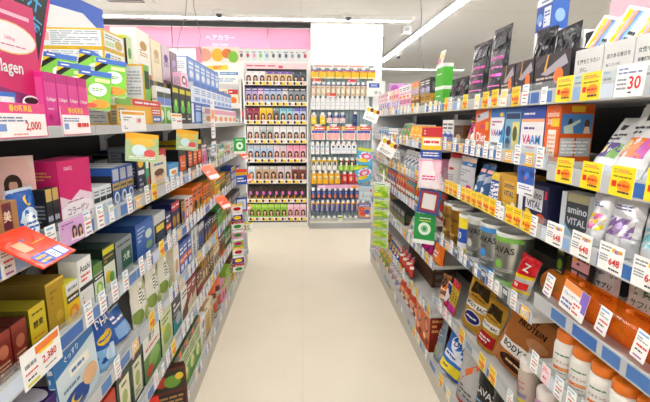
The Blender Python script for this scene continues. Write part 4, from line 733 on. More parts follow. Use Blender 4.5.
bp_ = (('p', [(.1, .3), (.8, .7), (.9, .9), (.2, .6)], '3a3a42'), ('e', .3, .7, .16, .07, 'e858b8'), ('l', .3, .2, .9, .35, 2, 'silver'), ('e', .5, .2, .3, .1, '5a8a4a'))
run(1, A1, 445.5, 462, 2, lambda w: pouch(w, .13, .05, '1c1c22', bp_, '303038', kind='foil'), 'protein_pouch', 'small black foil pouch* with pink spot', na('top'), 'pouch', .03, .05)
# ---- top shelf, far half
gr = (('r', 0, 0, 1, 1, '44b02a'), ('r', 0, .84, 1, 1, 'eef4ea'), ('l', .2, .5, .8, .6, 1, 'white'))
for k in range(2):
    a, b = span(1, D1, 434.5, 442.5, .03); o = place(carton(round(b-a, 3), .115, .05, '3ca824', gr, (('r', 0, 0, 1, 1, '48b82e'), ('r', 0, .84, 1, 1, 'eef4ea')), 'f0f4ec'), 'carton', at(1, .03, (a+b)/2, D1+.1155*k), RZ(1)); one(o, ['bright green carton with white lid, the lower of two stacked on the right top shelf', 'bright green carton with white lid, the upper of two stacked on the right top shelf'][k], 'carton')
for tier in range(2):
    fill(1, D1+.0905*tier, ['right top shelf, far lower tier', 'right top shelf, far upper tier'][tier], [(420, 430, 2, .09, ['gold/black/brown', 'charcoal/grey/lilac'][tier], 1), (411, 419, 2, .09, ['brown/gold/tan', 'tan/orange/lilac'][tier], 0), (399, 410, 3, .09, ['pink/white/red', 'white/pink/orange'][tier], 4), (389, 398, 4, .09, ['white/lilac/pink', 'pink/cream/red'][tier], 2), (378.5, 388, 5, .09, ['lilac/white/magenta', 'white/pink/gold'][tier], 5)])
run(1, D1+.2315, 436.5, 441, 1, lambda w: pouch(w, .08, .02, 'f0ece0', (('r', .1, .5, .9, .9, 'f0d090'), ('e', .5, .3, .3, .2, 'e88ab0')), far=True), 'sachet_pack', 'cream sachet pack* with pink spot', 'on the bright green cartons', 'sachet', .05, .2)
# ---- second shelf
ori = (('r', 0, 0, 1, 1, 'e8641a'), ('t', 'amino', .5, .84, .1, 'f8ecd8', .84), ('r', .42, .62, .94, .76, 'f0d028'), ('t', '30', .3, .7, .1, 'white', .4), ('r', .25, .08, .8, .56, 'f0e4d8'), ('l', .3, .12, .75, .5, 5, 'e0a078'))
orp = (('r', 0, 0, 1, 1, 'd85a14'), ('r', .04, .5, .96, .84, '4a86c8'), ('e', .3, .68, .07, .08, '3a2a20'), ('p', [(.14, .5), (.42, .5), (.38, .62), (.6, .7), (.58, .75), (.3, .66), (.1, .62)], 'cfe0d0'), ('e', .8, .66, .08, .09, '5a3a2a'), ('p', [(.7, .5), (.92, .5), (.86, .62), (.74, .62)], 'f0d0b0'), ('r', .3, .87, .7, .97, 'f0c020'), ('r', .04, .1, .46, .42, 'c8ccd0'), ('r', .52, .1, .96, .42, 'b8bcc0'), ('l', .08, .14, .9, .38, 4, 'white'))
o = place(carton(.075, .165, .1, 'd85a14', ori, orp, 'c04e10'), 'carton', at(1, .025, 1.245, A2), RZ(1)); one(o, 'orange amino carton whose side pictures people exercising, right second shelf', 'carton')
vm = (('r', 0, 0, 1, 1, 'f2f0f2'), ('r', 0, .76, 1, 1, '2a50b8'), ('l', .1, .82, .6, .9, 1, 'white'), ('r', 0, .7, 1, .76, 'f4b080'), ('r', 0, 0, 1, .1, '2a50b8'), ('t', 'VA', .3, .36, .22, 'e01c7c', .4), ('t', 'AM', .68, .36, .22, '2a90d8', .42), ('l', .15, .54, .85, .62, 1, '5a4a9a'), ('l', .3, .17, .7, .24, 1, 'e07aa0'))
run(1, A2, 519.5, 542.5, 1, lambda w: carton(w, .165, .1, '2a50b8', vm, (('r', 0, 0, 1, 1, '24449c'),), '2a50b8'), 'carton', 'white carton with blue top and pink and blue four-letter name', na('second'), 'carton', .025)
sk = (('r', 0, 0, 1, 1, '7cb0cc'), ('r', .5, .0, .95, .7, 'e4d888'), ('r', .05, .76, .95, .88, '1a3a70'), ('e', .25, .5, .16, .12, '22406a'), ('e', .25, .25, .16, .12, '3a5a80'), ('e', .7, .45, .14, .16, '5a6a4a'), ('r', 0, .9, 1, 1, '2a6ab8'))
run(1, A2, 503.5, 519, 1, lambda w: carton(w, .165, .1, '3a7ab4', sk), 'carton', 'light blue carton with cream panel', na('second'), 'carton', .025)
ami = (('r', 0, 0, 1, 1, 'f0f4f8'), ('r', 0, .8, 1, 1, '2a78c8'), ('e', .8, .86, .14, .05, 'f0d028'), ('p', [(1, 0), (1, .7), (.6, 0)], '4aa8e0'), ('t', 'VA', .3, .45, .2, 'd0288c', .4), ('t', 'AM', .68, .45, .2, '2a6ac8', .42), ('l', .15, .6, .85, .74, 2, 'c84a90'), ('l', .2, .15, .7, .25, 1, 'ink'))
run(1, A2, 489, 503, 1, lambda w: carton(w, .165, .1, '2a78c8', ami), 'carton', 'white and blue carton with pink lettering', na('second'), 'carton', .025)
di = (('r', 0, 0, 1, 1, 'ea5a14'), ('p', [(.1, .68), (.9, .8), (.9, .98), (.1, .86)], 'c8ccd4'), ('l', .15, .78, .85, .9, 1, '4a4a5a'), ('e', .55, .58, .16, .06, 'd83a6a'), ('r', .75, .5, .95, .7, 'f0c028'), ('t', 'Diet', .5, .32, .24, 'f8f0e8', .8), ('r', .0, 0, 1, .12, 'e8c020'), ('l', .1, .03, .9, .09, 1, 'white'))
run(1, A2, 474, 488.5, 1, lambda w: carton(w, .165, .1, 'd84e10', di, (('r', 0, 0, .4, 1, 'e8c020'),)), 'carton', 'orange carton reading Diet', na('second'), 'carton', .025)
fg = (('r', 0, 0, 1, 1, '4a2a30'), ('e', .4, .65, .3, .18, 'd8408a'), ('p', [(.5, .1), (.95, .1), (.9, .9), (.7, .9)], 'f0e4e0'), ('e', .3, .3, .3, .2, 'd89a78'), ('l', .1, .85, .6, .93, 1, 'e8d040'))
run(1, A2, 462.5, 473.5, 1, lambda w: pouch(w, .13, .04, '4a2a30', fg, '3a2024'), 'pouch', 'dark pouch with pink and pale figures', na('second'), 'pouch', .03, .15)
fill(1, A2, na('second'), [(453, 462, 1, .1, 'brown/black/tan', 2), (441.5, 452.5, 2, .125, 'white/purple/blue', 1)])
for (p0, p1, h, c1, c2, c3, tl) in [(583, 604, .16, 'e0e4e8', '6a5a9a', '8ab86a', .55), (603, 634, .185, 'e8eaec', 'ee7a2c', 'd060b8', .42), (636, 668, .19, 'e2e6ea', '4aa0c0', '9ac48a', .38)]:
    a, b = span(1, B2, p0, p1, .03)
    sa = (('p', [(0, 0), (1, 0), (1, 1), (0, 1)], c1), ('p', [(0, .62), (1, .8), (1, 1), (0, 1)], 'eef0f2'), ('r', .1, .28, .9, .56, c2), ('p', [(.55, .28), (.9, .28), (.9, .56), (.75, .56)], c3), ('e', .25, .44, .16, .09, 'f0d8a0'), ('r', .3, .8, .5, .9, '4a4c54'), ('l', .12, .6, .8, .74, 2, '4a4c58'), ('e', .16, .14, .05, .04, 'e8782c'))
    o = place(pouch(round(b-a, 3), h, .035, c1, sa, 'f2f3f4'), 'pouch', at(1, .03, (a+b)/2, B2), RZ(1), tl); tell(o, f"leaning silver-white supplement pouch with {dict(zip(['6a5a9a','ee7a2c','4aa0c0'],['purple and green','orange and pink','blue and green']))[c2]} band", nb('second'), 'pouch', a)
# ---- third shelf
nv = (('r', 0, 0, 1, 1, '141c4a'), ('r', .04, .1, .2, .94, 'e8ecf2'), ('r', .3, .36, .85, .9, 'e6e8ee'), ('t', 'amino', .58, .74, .2, '141c4a', .46), ('t', 'VITAL', .58, .5, .2, '141c4a', .46), ('p', [(.3, .3), (.4, .1), (.75, .06), (.6, .2), (.4, .36)], 'f0c820'), ('e', .82, .2, .15, .12, 'd84a2c'), ('r', .9, .7, .97, .9, 'd83a3a'))
run(1, A3, 516.5, 547, 1, lambda w: carton(w, .128, .06, '141c4a', nv, (('r', 0, 0, 1, 1, '10163a'),), '1c2458'), 'carton', 'dark navy amino carton with white panel', na('third'), 'carton', .022)
gv = (('r', 0, 0, 1, 1, 'c89428'), ('r', .3, .3, .9, .82, 'd8aa3c'), ('t', 'amino', .6, .72, .19, '1c2458', .54), ('t', 'VITAL', .6, .5, .19, '1c2458', .54), ('p', [(.3, .26), (.45, .08), (.8, .04), (.6, .2)], 'f4e040'), ('e', .85, .22, .12, .1, 'e8e4d8'), ('r', .06, .1, .2, .9, 'b07c1c'))
run(1, A3, 497.5, 516, 1, lambda w: carton(w, .138, .1, 'c08a20', gv, (('r', 0, 0, 1, 1, 'b88420'),), 'd8ac48'), 'carton', 'gold amino carton with dark blue lettering', na('third'), 'carton', .022)
byl = (('r', 0, 0, 1, 1, '2450a8'), ('r', .16, .2, .84, .72, 'e2e8f2'), ('l', .22, .26, .78, .66, 4, '4a5a90'), ('p', [(0, .8), (.5, .95), (1, .8), (1, 1), (0, 1)], 'f0d030'), ('p', [(0, 0), (1, 0), (1, .1), (0, .16)], 'f0d030'))
run(1, A3, 484, 497, 1, lambda w: pouch(w, .12, .05, '2450a8', byl, 'e8d040'), 'pouch', 'blue and yellow pouch with white panel', na('third'), 'pouch', .025, .05)
run(1, A3, 471, 483.5, 2, lambda w: pouch(w, .14, .06, '2a5a90', (('p', [(0, .3), (1, .5), (1, .7), (0, .55)], 'a8b8cc'), ('r', .1, .74, .9, .84, 'f0b0a8'), ('e', .4, .2, .3, .1, 'c8d4e0')), '16243c'), 'pouch', 'dark blue pouch* with silver swoosh', na('third'), 'pouch', .04, .15)
sw = (('r', 0, 0, 1, 1, 'd4d8dc'), ('r', 0, .78, 1, .9, '2a7ab8'), ('r', 0, .9, 1, 1, 'e0c8b0'), ('l', .15, .3, .85, .7, 5, '9aa2aa'), ('r', 0, .02, 1, .08, 'd8404c'), ('e', .85, .15, .1, .1, 'e83a8c'))
run(1, A3, 454, 468.5, 1, lambda w: pouch(w, .155, .05, 'd4d8dc', sw, 'e4e8ec', kind='foil'), 'pouch', 'silver-white pouch with blue band near its top', na('third'), 'pouch', .025, .05)
run(1, A3, 444.5, 453, 1, lambda w: bottle(w/2, .17, 'c8c4c0', 'c82430', (('r', 0, 0, 1, 1, 'd8d4d0'), ('e', .6, .75, .1, .07, 'red'), ('l', .3, .2, .7, .5, 3, 'grey')), .12), 'bottle', 'pale bottle with flat red cap', na('third'), 'bottle', .03)
o = place(card(.1, .092, (('r', 0, 0, 1, 1, '2a5ab4'), ('r', 0, 0, 1, .42, 'eef0f4'), ('l', .1, .2, .9, .36, 2, '6a7aa8'), ('l', .5, .05, .95, .14, 1, 'ink'), ('e', .3, .78, .12, .1, '1a3a80'), ('e', .6, .72, .12, .1, '4a8ae0'), ('e', .85, .8, .1, .1, '1a3a80'), ('e', .5, .62, .06, .08, 'e0604c'))), 'hanging_card', (XR-.016, 1.29, A2-.115), RZ(1), -.03); one(o, 'blue and white hanging card under the right second rail, over the navy amino carton', 'hanging card')
bs = (('r', 0, 0, 1, 1, '3a4048'), ('r', 0, 0, .2, 1, 'd0d4da'), ('t', 'amino', .62, .62, .22, 'd4d8e0', .7), ('t', 'VITAL', .62, .36, .22, 'd4d8e0', .7), ('r', .24, .8, 1, 1, 'a8a07a'), ('p', [(.2, 0), (.6, 0), (.2, .3)], '7ab8d8'))
a, b = span(1, B3, 549, 573, .05)
o = place(carton(.105, .125, .05, 'c4c8ce', bs, (('r', 0, 0, 1, 1, 'd4d8dc'), ('t', 'VITAL', .5, .5, .3, '2a3a8a', .8)), 'c8ccd0'), 'carton', at(1, .05, 1.14, B3), RZ(1)+.1); one(o, 'black and silver amino carton at the far end of the nearest right third shelf', 'carton')
for (p0, p1, h, c2, c3, dsc) in [(578, 595, .135, 'f0d428', 'e87ab0', 'yellow and pink stripe'), (596, 624, .145, '8a6aa8', 'b09ac8', 'purple picture'), (629, 664, .14, '7abcc8', 'a8d4dc', 'pale teal picture')]:
    a, b = span(1, B3, p0, p1, .03); w = round(b-a, 3)
    sa = (('r', 0, 0, 1, 1, 'dcdee2'), ('r', .12, .3, .88, .62, c2), ('p', [(.2, .3), (.5, .3), (.8, .62), (.5, .62)], c3), ('p', [(.5, .3), (.62, .3), (.88, .55), (.88, .62), (.8, .62)], 'f4f0f0'), ('l', .2, .74, .7, .84, 2, '6a6a9a'), ('e', .22, .16, .07, .05, 'd8c0a0'), ('r', .0, .9, 1, .96, 'eef0f2'))
    o = place(pouch(w, h, .06, 'dcdee2', sa, 'e8eaee', kind='foil'), 'pouch', at(1, .035, (a+b)/2, B3), RZ(1)+.14, .12); tell(o, f'shiny white supplement pouch with {dsc}', nb('third'), 'pouch', a)
# ---- fourth shelf: protein cans and their neighbours
def can(band, txtc='151517', t='SAVAS', body='a9aaa6'): return (('r', 0, .9, 1, 1, band), ('r', 0, 0, 1, .12, band), ('t', t, .62, .74, .22, txtc, .46), ('l', .36, .56, .64, .61, 1, '5a5c60'), ('e', .58, .44, .08, .09, band), ('l', .32, .16, .7, .24, 2, 'e8e8e8'))
cans = [(1.50, .067, .185, 'a9aaa2', '7ab84a', 'silver protein can with green bands'), (1.642, .066, .185, 'a4a6a4', '3a90d8', 'silver protein can with blue bands and lettering'), (1.778, .062, .185, '9c9d9a', 'c8c8c4', 'plain silver protein can')]
for y, r, h, b, band, dsc in cans:
    o = place(canister(r, h, b, 'd8dad6', can(band)), 'protein_can', at(1, .012, y, A4), RZ(1)+.0); one(o, dsc+' '+na('fourth'), 'can')
o = place(canister(.044, .165, '2a50b0', 'e8e8e4', (('r', 0, .7, 1, 1, 'f0d830'), ('r', 0, .3, 1, .7, '2450b4'), ('t', '50', .5, .5, .26, 'white', .3), ('r', 0, 0, 1, .14, 'f0d830'), ('r', 0, .14, 1, .3, 'e8ecf2')), 'plastic'), 'protein_can', at(1, .014, 1.893, A4), RZ(1)); one(o, 'narrow blue, white and yellow can between the silver and gold cans, right', 'can')
for y, b, dsc in ((1.998, 'b88428', 'plain gold protein can'), (2.112, 'c89a48', 'gold protein can with dark label panel')):
    o = place(canister(.053, .18, b, 'dcdad4', (('t', 'SAVAS', .6, .72, .2, '1a1612', .44), ('r', .36, .4, .62, .6, '6a1a14') if 'dark' in dsc else ('l', .36, .5, .6, .6, 1, '5a3a10'), ('l', .34, .2, .68, .34, 2, 'f0e4c0'))), 'protein_can', at(1, .014, y, A4), RZ(1)); one(o, dsc+' '+na('fourth'), 'can')
rp = (('p', [(0, .5), (1, .62), (1, 1), (0, 1)], 'cc1c24'), ('p', [(0, .5), (1, .62), (1, .54), (0, .42)], 'f4d020'), ('t', 'Z', .5, .76, .2, 'white', .5), ('p', [(.1, .14), (.9, .24), (.9, .42), (.1, .32)], 'e02c24'), ('p', [(0, .06), (1, .16), (1, .22), (0, .12)], 'f4d020'), ('l', .2, .2, .8, .36, 1, 'white'))
o = place(pouch(.078, .14, .04, 'c4c4c6', rp, 'd02430', kind='foil'), 'pouch', at(1, .015, 1.352, A4), RZ(1)+.35, .12, .2); one(o, 'silver pouch with red and yellow bands leaning beside the green-banded can', 'pouch')
mbd = (('r', 0, 0, 1, 1, '1c1618'), ('r', .05, .66, .95, .95, 'e0a0a8'), ('e', .2, .84, .12, .07, 'e8a030'), ('l', .3, .72, .9, .9, 2, '5a1a2c'), ('r', .1, .5, .4, .62, 'c8a0a0'), ('r', .5, .5, .9, .62, 'a88088'), ('l', .08, .06, .6, .46, 6, 'c8b898'), ('e', .8, .2, .14, .12, '5a9a3a'))
o = place(card(.085, .165, mbd, '14100f', .012), 'menu_board', (XR+.0795, 1.135, B4+.001), RZ(1)+.0, .05); one(o, 'slanted black menu board with pink header behind the orange bin, right', 'sign')
wp = lambda t1, c: (('r', 0, 0, 1, 1, 'dfe0e0'), ('t', t1, .5, .72, .14, c, .84), ('t', 'サプリ', .5, .54, .12, c, .6), ('r', .3, .3, .9, .42, '8a1c1c'), ('l', .34, .32, .86, .4, 1, 'white'), ('r', .1, .14, .9, .24, 'a83030'), ('l', .3, .86, .8, .92, 1, 'grey'), ('e', .16, .4, .1, .06, 'e8904c'))
for (p0, p1, t, c, dsc) in [(574, 590, 'ビタミン', '2a4a8a', 'blue Japanese lettering'), (596, 619, 'ブルーベリー', '1c1c30', 'black Japanese lettering'), (630, 660, '野菜', '3a7a2c', 'green Japanese lettering')]:
    a, b = span(1, B4+.05, p0, p1, .12); o = place(pouch(round(min(b-a, .1), 3), .17, .03, 'dcdddd', wp(t, c), 'c8ccc8', kind='foil'), 'pouch', (XR+.097, (a+b)/2, B4+.001), RZ(1)+.12, .08, .0); tell(o, f'silver-white pouch with {dsc}', 'standing behind the orange bin, right', 'pouch', a)
fill(1, B4, 'deep in right fourth shelf, nearest unit', [(556, 563, 1, .1, 'charcoal/olive/lime', 0), (587, 590, 1, .12, 'black/grey/silver', 2)], .2)
# the orange see-through bin along the front of the shelf
orange_m = clear('orange_acrylic', 'ffc880', 'f48a20', .3)
ya, yb = .24, 1.185; root = link('orange_bin', None); root.location = (XR, (ya+yb)/2, B4+.0238); root['label'] = 'long see-through orange plastic bin along the right fourth shelf front'; root['category'] = 'bin'
hw = (yb-ya)/2; m = MB(); N = 12
def bq(u, k): a = -1.45+3.1*k/N; return (.037-.037*math.cos(a), -hw+2*hw*u, .039+.037*math.sin(a))
m.grid(lambda u, v: bq(u, v*N), 1, N, orange_m); link('curved_front', m.mesh('curved_front'), root)
m = MB(); m.box(.0745, .0775, -hw, hw, 0, .074, orange_m); link('rear_wall', m.mesh('rear_wall'), root)
m = MB(); m.box(.028, .074, -hw, hw, -.002, .002, orange_m); link('bin_floor', m.mesh('bin_floor'), root)
for y in (hw-.16, hw-.33, hw-.52, hw-.72):
    m = MB(); m.box(.012, .074, y-.002, y+.002, .012, .06, orange_m); dv = link('bin_divider', m.mesh('bin_divider'), root)
    m = MB(); m.lathe([(.008, 0), (.008, .008), (.003, .009)], M('e8781c', 'plastic'), 14, .04, y+.03); m.v = [(a_, b_, c_+.0735) for a_, b_, c_ in m.v]; link('round_stud', m.mesh('round_stud'), root)
for y, w, h, fr, dsc in [(1.12, .034, .062, T('w')[1][1], 'far end'), ]: pass
bt = T('w')
for y in (1.13, .905, .79): o = place(bt, 'price_tag', (XR-.012, y, B4+.04), RZ(1), .12, .1); tell(o, 'narrow white price tag* with red figure', 'on the curved orange bin', 'price tag', y)
o = place(card(.1, .078, (('r', 0, 0, 1, 1, 'f2f2ee'), ('r', 0, .74, .7, 1, 'f09a5a'), ('r', .72, .3, 1, 1, '8a6ac0'), ('t', 'ブルーベリー', .36, .58, .13, '4a4a9a', .62), ('l', .06, .1, .5, .42, 2, '6a6aa8'), ('r', .5, .05, .84, .55, 'fafaf8'), ('l', .54, .1, .8, .5, 3, 'price'))), 'price_card', (XR-.014, 1.015, B4+.036), RZ(1), .12, .1); one(o, 'large white, orange and purple price card on the orange bin', 'price card')
# ---- fifth shelf, nearest unit: white bottles with orange caps
lb = (('r', .28, .05, .72, .95, 'eceae4'), ('l', .32, .74, .68, .86, 1, '4a7a5a'), ('t', 'ビタミンC', .5, .52, .2, 'b02a34', .38), ('r', .3, .2, .7, .34, 'f0a060'), ('l', .32, .22, .66, .32, 1, 'price'), ('l', .32, .07, .66, .16, 1, 'grey'))
yv = 1.092
for k in range(8):
    o = place(bottle(.036, .128 if k else .138, 'ebe9e2', 'ec7a1e', lb, .2), 'supplement_bottle', at(1, .03, yv, B5), RZ(1)+.55); tell(o, 'white supplement bottle* with ribbed orange cap', nb('fifth'), 'bottle', -yv, 'far end'); yv -= .0765
yv = 1.05
for k in range(5):
    o = place(bottle(.034, .125, 'ebe9e2', 'ec7a1e', lb, .2), 'supplement_bottle', at(1, .035, yv, B6), RZ(1)+.55); tell(o, 'white supplement bottle* with ribbed orange cap', nb('sixth'), 'bottle', -yv, 'far end'); yv -= .075
o = place(carton(.11, .075, .1, '5a2438', (('r', .06, .1, .94, .9, '6e2c48'),), (('r', .1, .1, .9, .9, '6a2a42'),), '7a3a52', kind='plastic'), 'carton', at(1, .13, 1.1, B5), RZ(1)); one(o, 'dull maroon carton behind the orange-capped bottles, right', 'carton')
# ---- fifth shelf, second unit: foil pouches, sticks, tubes
bz = (('p', [(.08, .26), (.92, .3), (.92, .48), (.08, .44)], 'f0ece6'), ('t', 'BODY BAC', .5, .37, .1, '1c1a1a', .76), ('e', .5, .16, .3, .09, '3a1c10'), ('l', .34, .13, .66, .19, 1, 'e8c890'), ('t', 'PROTEIN', .5, .8, .09, '2a1408', .7), ('t', 'WHEY', .4, .9, .08, '2a1408', .5), ('e', .7, .62, .2, .08, 'c88a5a'))
a, b = span(1, A5, 486, 524, .03)
o = place(pouch(.22, .24, .08, 'b06a30', bz, '8a4e22', kind='foil'), 'protein_pouch', at(1, .045, 1.40, A5), RZ(1)+.42, .15, .24); one(o, 'big bronze foil protein pouch with white name band, right fifth shelf', 'pouch')
o = place(pouch(.12, .225, .05, '202024', (('l', .1, .5, .9, .9, 4, 'c8a83c'),), '2a2a2e', kind='foil'), 'protein_pouch', (XR+.15, 1.56, A5+.0004), RZ(1), .1); one(o, 'dark foil pouch with gold print behind the bronze and gold pouches', 'pouch')
gz = (('p', [(.06, .42), (.94, .46), (.94, .6), (.06, .56)], 'f4f0e8'), ('t', 'BODY BAC', .5, .51, .08, '1c1a1a', .76), ('e', .5, .27, .34, .13, 'e8e4e0'), ('e', .5, .27, .3, .11, '2a2a7a'), ('l', .3, .24, .7, .3, 1, 'white'), ('p', [(.1, .7), (.5, .76), (.9, .7), (.8, .95), (.2, .95)], '3a2c10'), ('l', .2, .66, .8, .7, 1, '3a2c10'))
gz2 = gz[:2]+(('r', .06, .1, .94, .36, 'c02020'), ('l', .2, .16, .8, .3, 2, 'white'))+gz[5:]
o = place(pouch(.165, .235, .06, 'c0902a', gz, 'a87a20', kind='foil'), 'protein_pouch', at(1, .035, 1.77, A5), RZ(1)+.3, .1, .14); one(o, 'gold foil protein pouch with blue oval, right fifth shelf', 'pouch')
o = place(pouch(.11, .21, .05, 'c0902a', gz2, 'a87a20', kind='foil'), 'protein_pouch', at(1, .03, 1.61, A5), RZ(1)+.3, .1, .18); one(o, 'narrower gold foil protein pouch with red base between the gold and bronze pouches', 'pouch')
stk = (('r', 0, 0, 1, .3, 'd83a90'), ('r', 0, .3, 1, .85, 'b89a28'), ('r', 0, .85, 1, 1, 'c82430'), ('l', .2, .4, .8, .8, 4, '5a3a10'))
run(1, A5, 446.5, 453, 3, lambda w: pouch(w, .17, .015, 'b89a28', stk, 'c82430'), 'stick_pack', 'gold stick pack* with pink base', na('fifth'), 'stick pack', .02, .1, roll=.12)
run(1, A5, 442, 446, 1, lambda w: pouch(w, .12, .04, '2a3a7a', (('e', .5, .5, .4, .3, 'e8d8e0'), ('r', 0, .0, 1, .25, 'd03050')), 'e8e4e0'), 'pouch', 'small blue and white pouch with red base', na('fifth'), 'pouch', .02, .1)
tb = (('r', .25, 0, .75, .55, 'c898b8'), ('r', .25, .5, .75, .54, 'a02a4a'), ('l', .3, .6, .7, .9, 4, '8a8a90'), ('r', .25, .28, .75, .32, 'b0284a'))
for k, (y, c, dsc) in enumerate([(1.14, 'c49ab8', 'pink tube-like bottle with pale cap lying against the shelf divider, the nearer one'), (1.25, 'b8a89a', 'greyish tube-like bottle with white cap and yellow base beside the bronze pouch')]):
    o = place(bottle(.034, .165, c, 'e4dcd8', tb if k == 0 else (('r', .25, 0, .75, .22, 'e8d840'), ('l', .3, .5, .7, .9, 4, 'b05a68'), ('r', .25, .3, .75, .45, '8a7a9a')), .2), 'tube_bottle', at(1, .01, y, B6 if k == 0 else A5), RZ(1)+.1, .0, -.08); one(o, dsc, 'bottle')
# ---- bottom shelf, second unit
sv = (('r', 0, .0, 1, 1, '17171b'), ('p', [(0, 0), (1, 0), (1, .3), (.5, .4), (0, .28)], '3aa4e8'), ('t', 'SAVAS', .5, .6, .2, 'd8dade', .9), ('l', .2, .42, .8, .48, 1, '8ac4f0'))
run(1, A6, 470.5, 500, 2, lambda w: pouch(w, .3, .08, '1a1a1e', sv, '2a2a30', kind='foil'), 'protein_pouch', 'black and blue protein pouch* with lettering', na('bottom'), 'pouch', .03, .06, .3)
so = (('r', 0, 0, 1, 1, 'b8babc'), ('p', [(.2, .4), (.8, .75), (.9, .9), (.3, .6)], 'e8682c'), ('l', .2, .15, .8, .36, 3, '5a5c64'), ('r', 0, .0, 1, .08, 'd83a2c'))
run(1, A6, 456, 470, 1, lambda w: pouch(w, .29, .06, 'b4b6ba', so, 'c8cace', kind='foil'), 'protein_pouch', 'silver protein pouch with orange swoosh', na('bottom'), 'pouch', .03, .08, .3, roll=.05)
dn = (('r', 0, 0, 1, 1, '2068c8'), ('e', .5, .66, .36, .2, 'e4ecf6'), ('t', 'DNS', .5, .68, .14, '1c4aa0', .56), ('p', [(.05, .3), (.95, .36), (.95, .5), (.05, .44)], 'dfe8f4'), ('l', .12, .36, .88, .44, 1, '2a4a9a'), ('p', [(.05, .04), (.95, .08), (.95, .28), (.05, .22)], 'f0d828'), ('l', .2, .12, .8, .2, 1, 'ink'))
o = place(pouch(.19, .26, .06, '1c60c0', dn, 'cfdff0'), 'protein_pouch', at(1, .03, 1.965, A6), RZ(1)+.45, .14, .26); one(o, 'bright blue protein pouch with white ring and yellow base on the right bottom shelf', 'pouch')
cl = (('r', .1, .5, .9, .85, '7a94b0'), ('l', .15, .54, .85, .8, 3, 'e4e8f0'), ('e', .5, .25, .3, .14, 'a8b48a'))
run(1, A6, 431.5, 436, 1, lambda w: pouch(w+.01, .22, .07, '9aa8b4', cl, 'b8c4cc', kind='foil'), 'protein_pouch', 'clear bluish pouch', na('bottom'), 'pouch', .015, .14, roll=-.1)
# ---- far half of the right row
oj = (('r', 0, 0, 1, 1, 'e0601c'), ('e', .5, .6, .32, .2, '3a2418'), ('e', .5, .6, .24, .14, 'e8803c'), ('e', .3, .25, .16, .08, 'f4d0a0'), ('e', .7, .2, .18, .09, '6a2a14'), ('l', .1, .85, .9, .95, 1, 'cream'))
run(1, D7, 416, 429, 2, lambda w: carton(w, .23, .12, 'd0541a', oj, (('r', 0, 0, 1, 1, '8a2010'), ('l', .1, .5, .9, .9, 3, 'e8a060')), 'b84a18'), 'carton', 'orange carton* with dark round emblem', nc('bottom'), 'carton', .015)
def fruit(c1, c2, c3): return (('r', 0, 0, 1, 1, c1), ('e', .3, .6, .26, .16, c2), ('e', .7, .45, .24, .15, c3), ('e', .4, .3, .26, .14, c2), ('r', .0, .8, 1, .95, c3), ('l', .1, .82, .9, .92, 1, 'white'), ('e', .75, .2, .16, .1, 'white'))
run(1, D7, 397, 415.5, 4, lambda w: pouch(w, .17, .07, 'd8442c', fruit('d0402c', '4a3a3c', 'f0a070'), 'f0e4e0', pil=True), 'snack_bag', 'red and dark snack bag*', nc('bottom'), 'snack bag', .015, .12)
run(1, D7, 386.5, 396.5, 3, lambda w: pouch(w, .15, .06, 'e8dcd8', fruit('e4d8d4', 'd04a3c', '8a9ab8'), 'f0e8e4', pil=True, far=True), 'snack_bag', 'pale snack bag* with red fruit', nc('bottom'), 'snack bag', .015, .12)
run(1, D7, 378, 386, 3, lambda w: pouch(w, .17, .06, 'd8b43c', fruit('d8b030', 'd8602c', '6aa040'), 'f0e8c8', pil=True, far=True), 'snack_bag', 'yellow sweets bag*', nc('bottom'), 'snack bag', .015, .1)
run(1, D7, 374, 377.8, 2, lambda w: pouch(w, .2, .07, 'a884b8', fruit('a07ab4', 'd85a8a', 'c8c0d8'), 'd0a8c8', pil=True, far=True), 'snack_bag', 'purple and pink sweets bag*', nc('bottom'), 'snack bag', .012, .1)
bx_ = (('r', 0, 0, 1, 1, '5a3a24'), ('l', .08, .3, .92, .7, 2, '7a5a3c'))
for k in range(3):
    a, b = span(1, D6, 409, 432, .12); o = place(carton(round(b-a, 3), .05, .16, '52341f', bx_), 'long_carton', at(1, .12, (a+b)/2, D6+.0505*k), RZ(1)); tell(o, 'long plain brown carton*', 'right sixth shelf, far half', 'carton', k, 'shelf upward')
run(1, D6, 398, 411, 4, lambda w: pouch(w, .13, .03, 'c02c2c', (('r', 0, 0, 1, .4, 'c83a2c'), ('r', 0, .4, 1, .55, 'f0e0d8'), ('r', 0, .55, 1, 1, 'b82430'), ('l', .2, .65, .8, .9, 2, 'white')), '2a50b0'), 'stick_pack', 'red stick pack* with blue top', nc('sixth'), 'stick pack', .01, .15, roll=-.3)
run(1, D6, 388, 397.5, 4, lambda w: pouch(w, .11, .04, '2a5ab4', fruit('2a5ab4', 'e87a2c', 'd8c060'), 'e8e4e0', far=True), 'pouch', 'blue pouch* with orange fruit', nc('sixth'), 'pouch', .015, .15)
run(1, D6, 379, 387.5, 5, lambda w: pouch(w, .1, .05, 'b8702c', fruit('b8782c', 'e8d8a0', '7a4a2c'), 'd8c8a8', pil=True, far=True), 'snack_bag', 'tan snack bag*', nc('sixth'), 'snack bag', .015, .1)
bp3 = (('p', [(0, .3), (1, .45), (1, .8), (0, .7)], 'e07a20'), ('e', .5, .72, .3, .2, '4a2a18'), ('l', .2, .36, .8, .5, 2, 'white'), ('e', .6, .15, .3, .1, 'e8c8a0'))
o = place(pouch(.1, .13, .05, '8a5028', bp3, 'a86a38'), 'snack_bag', at(1, .02, 2.12, A5), RZ(1)+.1, .15, -.1); one(o, 'brown and orange snack bag, far end of right fifth shelf, second unit', 'snack bag')
